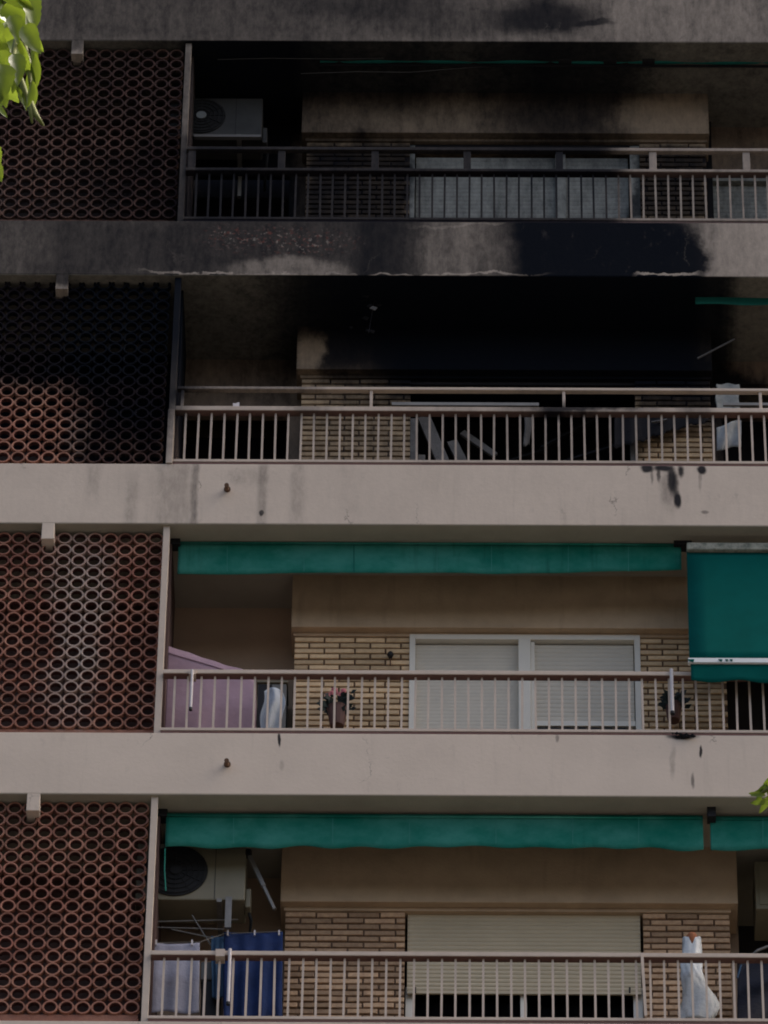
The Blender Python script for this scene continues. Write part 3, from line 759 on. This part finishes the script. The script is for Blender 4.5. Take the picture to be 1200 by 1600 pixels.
for k, (a, b, yy) in enumerate((((845,700),(930,655),1.2), ((880,722),(985,690),1.1), ((790,722),(850,704),1.3))):
    o = MB().bar(at(*a,yy), at(*b,yy), .02, .035).build('charred_lath', M['burnt']); tag(o, ['charred lath rising to the right behind the middle of the second railing','low charred lath near the right side of the burnt window','short charred lath lying right of the pale boards'][k], 'lath', 'charred laths in the burnt window')
# charred cloth sagging in front of the right brick pier
top = [(960,646),(1000,645),(1050,645),(1117,645)]; bot = [(958,700),(1000,690),(1052,673),(1117,655)]
def cl(u, v):
    k = min(2, int(u*3)); t = u*3-k
    tx = top[k][0]+(top[k+1][0]-top[k][0])*t; by_ = bot[k][1]+(bot[k+1][1]-bot[k][1])*t+1.8*math.sin(u*37)+1.2*math.sin(u*91)
    return tuple(at(tx, 640+(by_-640)*v, .60+.02*math.sin(u*20)))
o = MB().sheet(cl, 60, 8).build('charred_cloth', M['burnt'], solid=.004, smooth=True)
tag(o, 'charred black awning cloth sagging across the right brick pier of the burnt balcony', 'burnt cloth')
o = MB().bar(at(1018,660,.56), at(1042,656,.56), .012, .02).build('charred_stick', M['ash']); tag(o, 'pale splinter caught in the charred cloth', 'stick')
o = MB().bar(at(1090,560,.5), at(1148,530,.5), .012, .012).build('thin_rod', M['ash']); tag(o, 'thin grey rod slanting up in the dark right of the burnt window', 'rod')
# pale panel and cloth at right of floor 1
T = thing('pale_panel', at(1138, 640, .35), 'worn pale grey panel standing up behind the second rail at the right', 'panel')
MB().sheet(lambda u, v: tuple(at(1119+u*36+1.2*math.sin(v*9), 601+v*40+1.2*math.sin(u*9), .35+.01*math.sin(u*5))), 10, 10).build('board', mat('pale_panel', (.28,.29,.27), .85, None, var=.35, vscale=12, bump=.3), T, solid=.02)
MB().bar(at(1144,634.5,.33), at(1153,633.5,.33), .012, .01).build('label_strip', M['whitetube'], T)
o = MB().sheet(lambda u, v: tuple(at(1120+u*38, (668-12*u**.8)+(v*(36+6*u))+1.5*math.sin(u*7), .30+.02*math.sin(u*9+v*3))), 16, 10).build('hanging_cloth', mat('grey_white_cloth', (.36,.38,.38), .9, None, var=.25, vscale=10), solid=.004, smooth=True)
tag(o, 'grey white cloth hanging behind the bars below the worn panel', 'cloth')
o = MB().sheet(lambda u, v: tuple(at(178*0+364+u*10, 630+v*6+1*math.sin(u*5), .0)), 4, 3).build('paper_scrap', M['whitetube'], solid=.01); tag(o, 'small pale scrap lying on the handrail of the burnt balcony', 'scrap')
# scraps hanging from the burnt soffit
T = thing('charred_debris', at(590, 447, .3), 'pale flake and burnt tatters hanging from the blackened soffit', 'debris')
MB().sheet(lambda u, v: tuple(at(584+u*17+2*math.sin(v*4), 441+v*(13-5*abs(u-.5))+1.5*math.sin(u*8), .25)), 6, 5).build('flake', mat('yellow_flake', (.30,.26,.16), .9), T, solid=.012)
for k in range(26):
    px_ = 575+random.gauss(0, 13); py_ = random.uniform(445, 520); s = random.uniform(.012, .035); p = at(px_, py_, .3+random.uniform(-.1,.2))
    MB().prism([(p.x-s, p.z), (p.x+s*.4, p.z-s*.7), (p.x+s, p.z+s*.3), (p.x-s*.2, p.z+s*.8)], p.y, p.y+.01).build('tatter', M['burnt'] if random.random() < .8 else M['ash'], T)
MB().tube([at(590,441,.27), at(576,520,.35)], .004, 5).build('wire', M['burnt'], T)
# cables under the top soffit
for k, (pts, lab) in enumerate((([(470,115,.3),(560,112,.3),(640,113,.3),(740,105,.3),(860,100,.3)], 'thin sagging cable under the sooty top soffit'),
                   ([(340,93,.2),(420,91,.2),(520,92,.2),(600,91,.2)], 'thin straight cable close under the top band'))):
    o = MB().tube([at(*p) for p in pts], .004, 6).build('cable', M['cable'], smooth=True); tag(o, lab, 'cable')
# floor 2 (third): lilac cover, white garment, cabinet
ya = .35
T = thing('lilac_cover', (X(330,1140,ya), ya, FL[2]['z0']), 'lilac canvas cover sloping down to the right over something stored behind the railing', 'cover')
zfl = FL[2]['z0']
prof = [(263,1010),(280,1015),(300,1022),(345,1037),(392,1050),(399,1062)]
pz = [(X(a,b,ya), Z(a,b,ya)) for a, b in prof]
poly = [(pz[0][0], zfl)]+pz+[(pz[-1][0], zfl)]
def lil(u, v):
    x = pz[0][0]+(pz[-1][0]-pz[0][0])*u
    for k in range(len(pz)-1):
        if pz[k][0] <= x <= pz[k+1][0]+1e-6: break
    t = (x-pz[k][0])/(pz[k+1][0]-pz[k][0]); zt2 = pz[k][1]+(pz[k+1][1]-pz[k][1])*t
    zt2 += .004*math.sin(x*31)
    return (x, ya+.012*math.sin(x*13+v*2)*v+.006*math.sin(x*29+v*5)*v, zt2+(zfl-zt2)*v)
MB().sheet(lil, 60, 14).build('front_panel', M['lilac'], T, smooth=True, solid=.003)
MB().sheet(lambda u, v: (lambda p: (p[0], p[1]+.45*v, p[2]+.002))(lil(u, 0)), 60, 3).build('top_panel', M['lilac'], T, smooth=True, solid=.003)
MB().sheet(lambda u, v: (pz[-1][0], ya+.45*u+.002, pz[-1][1]+(zfl-pz[-1][1])*v), 4, 6).build('side_panel', M['lilac'], T, solid=.003)
MB().tube([at(262,1020,ya-.006), at(300,1031,ya-.006), at(350,1046,ya-.006)], .004, 6).build('piping', M['lilac'], T)
yg = .30
o = MB().sheet(lambda u, v: tuple(at(408+u*(20+15*math.sin(.5+v*2.2))-3*v+2*math.sin(v*8)+4*(v<.25)*(1-u)*0+ (5*(1-v)) , 1080-6*math.sin(u*3.1)+v*66, yg+.025*math.sin(u*9+v))), 18, 16).build('white_garment', M['whitecloth'], solid=.003, smooth=True)
tag(o, 'white garment hanging behind the bars right of the lilac cover', 'garment')
T = thing('storage_cabinet', (X(425,1140,.75), .75, zfl), 'low grey cabinet in the corner behind the white garment', 'cabinet')
cx0, cx1, cz1 = X(402,1100,.7), X(447,1100,.7), Z(425,1066,.7)
MB().box(cx0, cx1, .72, 1.0, zfl, cz1).build('body', M['greyplastic'], T, bevel=.006)
MB().box(cx0-.01, cx1+.01, .70, 1.0, cz1+.0005, cz1+.02).build('top', M['acwhite'], T, bevel=.004)
MB().box(cx0+.005, (cx0+cx1)/2-.002, .705, .719, zfl+.03, cz1-.02).build('door', M['black'], T)
MB().box((cx0+cx1)/2+.002, cx1-.005, .705, .719, zfl+.03, cz1-.02).build('door', M['greyplastic'], T)
# wall light on the brick
T = thing('wall_lamp', at(610, 1025, YK), 'small dark lamp fixed on the yellow brick left of the white window', 'lamp')
p = at(610,1024,YK-.03); MB().tube([p+Vector((0,.0,.035)), p+Vector((0,-.01,.0)), p+Vector((0,0,-.03))], [.014,.028,.012], 12).build('shade', M['black'], T, smooth=True)
MB().tube([p+Vector((0,.005,-.03)), p+Vector((0,.02,-.09))], .006, 7).build('stem', M['rust'], T)
MB().box(p.x-.012, p.x+.012, YK-.012, YK-.001, p.z-.02, p.z+.02).build('base', M['black'], T)
# flower pots hung on the brick
def plant(px_, py_, label, s=1., flowers=True, y=.52):
    c = at(px_, py_, y)
    T = thing('potted_plant', c+Vector((0,0,-.2*s)), label, 'potted plant', 'flower pots on the balcony walls')
    MB().tube([c+Vector((0,.02,-.19*s)), c+Vector((0,.02,-.17*s)), c+Vector((0,.02,-.02*s)), c+Vector((0,.02,0))], [.055*s,.06*s,.08*s,.088*s], 16).build('pot', M['pot'], T, smooth=False)
    for k in range(80):
        sd_ = random.choice((-1,1)); a = (math.pi if sd_ < 0 else 0)+random.uniform(-1.3,1.3); r = random.uniform(.02, .145)*s; h = random.gauss(.03,.05)*s
        b = c+Vector((r*math.cos(a), r*.5*math.sin(a)-.01, h)); d = Vector((math.cos(a), .4*math.sin(a)-.3, random.uniform(-.6,.8))).normalized()
        e = d.cross(Vector((0,1,.2))).normalized(); L = random.uniform(.04,.075)*s
        q = MB(); q.v = [tuple(b-d*L*.6), tuple(b+e*L*.38), tuple(b+d*L*.7), tuple(b-e*L*.38)]; q.f = [(0,1,2,3)]
        q.build('leaf', M['darkleaf'], T)
    if flowers:
        for k in range(7):
            b = c+Vector((random.uniform(-.09,.05)*s, -.04, random.uniform(.08,.17)*s))
            q = MB(); n = 8
            q.v = [tuple(b+Vector((0,-.012,0)))]+[tuple(b+Vector((math.cos(t*math.pi/4)*.022*(1+.3*(t%2)), .004*(t%2), math.sin(t*math.pi/4)*.022*(1+.3*(t%2))))) for t in range(8)]
            q.f = [(0,1+i,1+(i+1)%8) for i in range(8)]
            q.build('flower', M['flower'], T)
plant(527, 1105, 'dark-leaved potted plant with pink flowers against the yellow brick', 1.0)
plant(1052, 1100, 'dark potted plant behind the right bars, below the let-down awning', .85, False)
# blob of char on the third band
q = MB(); p = at(1066, 1150, -.01)
import mathutils
for k in range(26):
    c_ = p+Vector((random.gauss(0,.045), random.uniform(-.02,.01), random.gauss(0,.01))); c_.z -= .25*(c_.x-p.x)*.6
    r_ = random.uniform(.008,.018); n = len(q.v)
    q.v += [tuple(c_+Vector(v)*r_) for v in ((1.3,0,0),(-1.3,0,0),(0,1,0),(0,-1,0),(0,0,1),(0,0,-1))]
    q.f += [(n+a, n+b, n+c) for a,b,c in ((0,2,4),(2,1,4),(1,3,4),(3,0,4),(2,0,5),(1,2,5),(3,1,5),(0,3,5))]
o = q.build('charred_lump', M['burnt']); tag(o, 'black charred lump stuck on the band edge below the slender white rod', 'lump')

# floor 3 (lowest): laundry and clutter
def cloth(name, px0, px1, py0, py1, y, m, lab, cat, wav=.02, f=1., group=None, sag=2):
    ph = random.uniform(0, 6)
    o = MB().sheet(lambda u, v: tuple(at(px0+(px1-px0)*u+1.5*math.sin(v*3+ph)*v, py0+(py1-py0)*v+sag*math.sin(u*math.pi)*(1-v)+2.2*math.sin(u*7*f+ph)*v, y+wav*math.sin(u*15*f+ph+v)*(.3+.7*v)+.6*wav*math.sin(v*9+u*3))), 50, 24).build(name, m, solid=.003, smooth=True)
    return tag(o, lab, cat, group)
cloth('hanging_towel', 236, 312, 1473, 1582, .25, M['greycloth'], 'pale grey towel hung out right beside the post of the lowest balcony', 'towel', .012, 1.)
cloth('hanging_towel', 350, 442, 1456, 1592, .45, M['bluecloth'], 'deep blue towel hung between the air conditioner and the brick pier', 'towel', .03, 1.4)
cloth('hanging_cloth', 330, 352, 1462, 1560, .48, M['lightblue'], 'faded blue cloth strip on the left edge of the deep blue towel', 'cloth', .015)
T = thing('clothesline', at(340, 1465, .35), 'thin clothesline strung behind the lowest railing, holding the towels', 'clothesline')
MB().tube([at(236,1473,.25), at(312,1472,.26), at(350,1459,.45), at(442,1455,.45)], .0035, 5).build('line', M['steel'], T)
for k, px_ in enumerate((244, 300, 356, 398, 436)): p = at(px_, 1472 if k < 2 else 1457, .24 if k < 2 else .44); MB().box(p.x-.006, p.x+.006, p.y-.006, p.y+.006, p.z-.03, p.z+.02).build('peg', M['whitetube'], T)
T = thing('storage_bin', (X(330,1585,.7), .7, FL[3]['z0']), 'dark bin with grey lid between the two towels', 'bin')
bx0, bx1, bz = X(314,1560,.55), X(346,1560,.55), Z(330,1532,.55)
MB().box(bx0, bx1, .55, .9, FL[3]['z0'], bz).build('body', M['black'], T, bevel=.01)
MB().box(bx0-.01, bx1+.01, .54, .91, bz+.0005, bz+.18).build('lid', M['greyplastic'], T, bevel=.01)
# folded awning arm beside the unit
T = A3[0]
MB().bar(at(390,1338,.42), at(412,1385,.40), .035, .03).build('folding_arm', M['steel'], T, bevel=.004)
MB().bar(at(412,1385,.40), at(429,1421,.38), .024, .022).build('folding_arm', M['steel'], T, bevel=.003)
MB().tube([at(388,1330,.42), at(388,1338,.42)], .03, 10).build('arm_joint', M['black'], T)
# white window board hung below the air conditioner + hose clutter
T = thing('drying_rack', at(330, 1440, .5), 'folded metal drying rack under the beige air conditioner', 'drying rack')
for a, b in (((246,1440),(372,1437)), ((246,1449),(350,1452)), ((268,1452),(352,1470)), ((352,1470),(425,1462)), ((300,1430),(330,1478))):
    MB().tube([at(*a,.5), at(*b,.55)], .006, 6).build('tube', M['steel'], T)
MB().box(X(352,1420,.38), X(362,1420,.38), .37, .39, Z(356,1450,.38), Z(356,1402,.38)).build('strap', M['steel'], T)
MB().tube([at(258,1326,.2), at(257,1360,.2), at(259,1392,.2)], .006, 6).build('cord', M['teal'], A3[0])
# far right: second unit corner, dark cover, white bag with terracotta pot
T = thing('storage_cabinet', (X(1215,1400,.7), .7, Z(1200,1420,.7)), 'beige wall cabinet cut by the right edge on the lowest balcony', 'cabinet')
MB().box(X(1180,1380,.6), X(1180,1380,.6)+.6, .6, 1.0, Z(1200,1420,.6), Z(1200,1346,.6)).build('body', M['acwhite'], T, bevel=.006)
MB().box(X(1186,1380,.6), X(1186,1380,.6)+.28, .592, .599, Z(1200,1414,.6), Z(1200,1352,.6)).build('door', M['acwhite'], T, bevel=.003)
def heap(u, v):
    px_ = 1152+u*130; topy = 1508-12*math.sin(u*2.5+.4)-5*math.sin(u*13)
    return tuple(at(px_, topy+(1600-topy)*v, .42+.05*math.sin(u*9+v*4)+.04*math.sin(v*11+u*5)-.12*v))
o = MB().sheet(heap, 40, 24).build('dark_cover', M['darkcloth'], solid=.004, smooth=True); tag(o, 'crumpled blue black cover heaped behind the bars at the lower right corner', 'cover')
o = MB().tube([at(1176,1492,.38), at(1184,1485,.38), at(1200,1479,.38), at(1225,1474,.38)], .012, 8).build('curved_handle', M['steel'], smooth=True); tag(o, 'curved grey handle rising above the dark cover at the right edge', 'handle')
o = MB().tube([at(1152,1528,.36), at(1158,1508,.36)], .007, 6).build('thin_tube', M['lightblue']); tag(o, 'short pale blue tube beside the dark cover', 'tube')
ybag = .16
prof = [(1463,1068,1095),(1478,1067,1096),(1500,1064,1097),(1515,1065,1098),(1535,1067,1106),(1552,1067,1118),(1566,1064,1123),(1580,1062,1118),(1592,1060,1110)]
T = thing('plastic_bag', (X(1090,1592,ybag), ybag, TOP[3]), 'large white plastic bag standing upright behind the lowest railing', 'bag')
q = MB(); nseg = 28; rows = []
def interp(yp):
    for k in range(len(prof)-1):
        if prof[k][0] <= yp <= prof[k+1][0]: break
    t = (yp-prof[k][0])/(prof[k+1][0]-prof[k][0]); return prof[k][1]+(prof[k+1][1]-prof[k][1])*t, prof[k][2]+(prof[k+1][2]-prof[k][2])*t
for j in range(31):
    yp = 1463+129*j/30; l, r_ = interp(yp); a = at(l, yp, ybag); b = at(r_, yp, ybag); cx = (a.x+b.x)/2; hw = (b.x-a.x)/2
    for i in range(nseg):
        t = 2*math.pi*i/nseg; k = 1+.07*math.sin(t*5+j*.35)+.06*math.sin(t*9-j*.45+2*math.sin(j*.3))+.03*math.sin(t*17+j)
        dz = .035*(abs(math.cos(t))**2) if j == 0 else 0
        q.v.append((cx+hw*math.cos(t)*k, ybag+.05+min(hw*.55,.07)*math.sin(t)*k, a.z+dz))
for j in range(30):
    for i in range(nseg):
        i2 = (i+1) % nseg; q.f.append((j*nseg+i, j*nseg+i2, (j+1)*nseg+i2, (j+1)*nseg+i))
q.build('bag_body', M['bag'], T, smooth=True, solid=.002)
p = at(1081, 1466, ybag+.05)
o = MB().tube([p+Vector((0,0,-.09)), p+Vector((0,0,-.02)), p+Vector((0,0,.01)), p+Vector((.005,0,.04)), p+Vector((.004,0,.052))], [.035,.045,.046,.03,.012], 14).build('terracotta_jar', M['terracotta'], smooth=True)
tag(o, 'terracotta coloured jar top poking out of the white plastic bag', 'jar')
# right brick pier clothes hooks
# ------------------------------------------------------------------ trees in the street
def leaf_mesh(seed, L=1.):
    """broad toothed leaf, curled along its midrib"""
    rnd = random.Random(seed); me = bpy.data.meshes.new('leaf'); v = []; f = []; n = 14
    lob = rnd.uniform(.05, .12); curl = rnd.uniform(.25, .6); bend = rnd.uniform(-.12, .12)
    for i in range(n+1):
        t = i/n; w = (.40*math.sin(math.pi*t**.72)**.85*(1-t*.35)+lob*max(0, math.sin(t*9.5+.4))*(1-t))+(.02 if i % 2 else -.008)*(0 < i < n)
        w = max(w, .004); z = -.42*t*t; b = bend*math.sin(t*3)
        for k, q in enumerate((-1, -.5, 0, .5, 1)):
            v.append((b+q*w, t*1.1, z+curl*(abs(q)*w)**1.4+.02*math.sin(t*14+q*3)*abs(q)))
    for i in range(n):
        for k in range(4):
            a = 5*i+k; f.append((a, a+1, a+6, a+5))
    me.from_pydata([(x*L, y*L, z*L) for x, y, z in v], [], f); me.update(); me.materials.append(M['leaf'])
    me.polygons.foreach_set('use_smooth', [True]*len(me.polygons)); return me
LM = [leaf_mesh(s) for s in range(5)]
def slim_mesh():
    me = bpy.data.meshes.new('leaf'); v = []; f = []; n = 7
    for i in range(n+1):
        t = i/n; w_ = .17*math.sin(math.pi*min(1, t*.94+.03))**.8; z_ = -.25*t*t
        v += [(-w_, t, z_+.05), (0, t, z_), (w_*.9, t, z_+.06)]
    for i in range(n):
        a = 3*i; f += [(a,a+1,a+4,a+3),(a+1,a+2,a+5,a+4)]
    me.from_pydata(v, [], f); me.update(); me.materials.append(M['leaf']); me.polygons.foreach_set('use_smooth', [True]*len(me.polygons)); return me
LM.append(slim_mesh())
def project(p):
    d = p-CP; z_ = d.dot(FW); return 600+FPX*d.dot(RT)/z_, 800-FPX*d.dot(UP)/z_
def place_leaf(T, px, py, y, size, ang, tilt, kind):
    p = at(px, py, y); me = LM[kind]
    o = link('leaf', me, T, p)
    # leaf base at p, tip towards angle ang on the picture side, blade facing roughly the street
    tip = (RT*math.sin(R(ang))-UP*math.cos(R(ang))).normalized()        # ang 0 = hanging down
    nrm = (-FW+tip.cross(FW)*math.sin(R(tilt))*1.0+UP*.3).normalized(); side = tip.cross(nrm).normalized(); nrm = side.cross(tip)
    mm = Matrix((side, tip, nrm)).transposed(); o.rotation_euler = mm.to_euler(); o.scale = (size,)*3
    return o
def tree(label, base, crown_c, crown_r, vis, nleaf, limit, seed, twig):
    rnd = random.Random(seed)
    T = thing('plane_tree', base, label, 'tree', 'street trees between the camera and the building')
    b = Vector(base); c = Vector(crown_c)
    MB().tube([b, b+Vector((.05,.03,2.5)), b.lerp(c,.5)+Vector((.1,0,0)), c+Vector((0,0,-crown_r*.2)), c+Vector((0,0,crown_r*.6))], [.24,.2,.15,.1,.03], 12).build('trunk', M['bark'], T, smooth=True)
    ends = []
    for k in range(16):
        a = rnd.uniform(0, 6.28); s = b.lerp(c, rnd.uniform(.6, 1.)); d = Vector((math.cos(a), math.sin(a), rnd.uniform(.0,.9)))
        e = s+d*crown_r*rnd.uniform(.5,.85)
        if not limit(project(e)[0], 60): continue
        MB().tube([s, s.lerp(e,.5)+Vector((0,0,.1)), e], [.06,.035,.012], 7).build('limb', M['bark'], T, smooth=True); ends.append(e)
    for pts in twig:
        MB().tube([at(*q) for q in pts], [.009]*(len(pts)-1)+[.003], 6).build('twig', mat('green_twig', (.16,.17,.05), .7), T, smooth=True)
    for v_ in vis: place_leaf(T, *v_)
    q = MB(); k = 0
    LC = LM[5]; base_v = [Vector((v.co.x*2.2, v.co.y, v.co.z)) for v in LC.vertices]; base_f = [tuple(p.vertices) for p in LC.polygons]
    clumps = [c+Vector((rnd.gauss(0,1), rnd.gauss(0,1), rnd.gauss(0,.9)))*crown_r*.42 for _ in range(46)]
    while k < nleaf:
        cc = rnd.choice(clumps); p = cc+Vector((rnd.gauss(0,1), rnd.gauss(0,1), rnd.gauss(0,.8)))*crown_r*.16
        if not limit(project(p)[0], 25): k += 1; continue
        e = mathutils.Euler((rnd.uniform(-2.2,-.4), rnd.uniform(-.6,.6), rnd.uniform(0,6.28))).to_matrix(); s = rnd.uniform(.09,.15); n = len(q.v)
        q.v += [tuple(p+e@(v*s)) for v in base_v]; q.f += [tuple(n+i for i in f_) for f_ in base_f]; k += 1
    o = q.build('crown', M['leaf'], T); o['kind'] = 'stuff'
    return T
yl = -25.6
vis_l = [ # px, py, depth, size m, angle (0 down, + right), tilt, kind
 (-10,-34,yl,.11,30,20,0),(12,-30,yl-.1,.10,35,-30,1),(30,-20,yl,.12,28,10,5),(34,-6,yl-.05,.10,30,40,2),(-16,4,yl+.1,.10,60,30,0),
 (6,8,yl,.085,45,-20,2),(16,24,yl-.1,.075,25,25,3),(40,14,yl,.10,14,50,5),(46,40,yl,.085,22,-40,5),(-8,48,yl,.095,20,-40,1),(-6,30,yl-.2,.09,-20,20,4),
 (-10,80,yl-.1,.10,18,10,2),(10,66,yl+.1,.075,50,30,4),(30,60,yl,.085,15,-55,5),(50,66,yl,.075,10,20,5),(0,100,yl-.15,.11,8,60,0),
 (20,84,yl-.1,.085,20,50,3),(38,84,yl,.09,14,-35,5),(54,84,yl,.10,3,10,5),(28,106,yl,.075,-10,20,5),(12,92,yl+.1,.07,-35,-30,1),
 (44,116,yl+.1,.085,8,-20,5),(6,106,yl,.08,-12,35,3),(-12,132,yl-.1,.06,30,10,4),(26,134,yl,.06,25,15,5),(50,126,yl-.1,.075,-4,40,5),
 (0,140,yl,.05,20,0,3),(34,146,yl,.05,20,30,5),(-16,228,yl,.07,20,10,0),(-10,256,yl,.05,30,10,4),(-8,112,yl+.15,.10,25,-50,2),(-12,160,yl,.06,50,20,5),
 (10,34,yl+.12,.09,5,60,1),(-4,16,yl+.15,.10,15,-60,3),(52,128,yl,.07,3,15,5),(22,44,yl+.1,.08,-25,-20,4),(36,40,yl-.12,.085,40,10,1)]
twl = [[(-60,-60,yl+.05),(-5,-20,yl+.05),(30,40,yl+.05),(45,100,yl+.05),(50,165,yl+.02)], [(30,40,yl+.05),(20,90,yl),(38,140,yl),(48,172,yl)], [(48,160,yl),(56,180,yl),(68,196,yl)], [(44,150,yl),(48,172,yl),(50,192,yl)], [(-80,150,yl),(-30,200,yl),(-12,250,yl)]]
cl_ = at(-420, 160, yl-.3)
tree('leafy plane tree whose lobed leaves hang into the top left corner', (cl_.x-.3, cl_.y-.2, 0), cl_, 1.15, vis_l, 2200, lambda x, m_: x < -m_-90, 3, twl)
yr = -25.0
vis_r = [(1203,1232,yr,.055,-70,10,5),(1197,1226,yr,.04,20,10,5),(1203,1240,yr,.06,-25,20,5),(1207,1222,yr,.06,-55,-10,5),(1204,1250,yr,.055,-80,20,5),(1190,1232,yr,.05,-15,30,5),(1206,1212,yr,.06,-30,0,5),(1196,1243,yr,.045,-100,0,5)]
twr = [[(1290,1190,yr),(1225,1215,yr),(1203,1236,yr)], [(1240,1205,yr),(1212,1225,yr),(1188,1240,yr)]]
cr_ = at(1640, 1300, yr-.2)
tree('leafy tree of which only a few small leaves show at the right edge', (cr_.x+.2, cr_.y-.3, 0), cr_, 1.15, vis_r, 2200, lambda x, m_: x > 1200+m_+90, 5, twr)
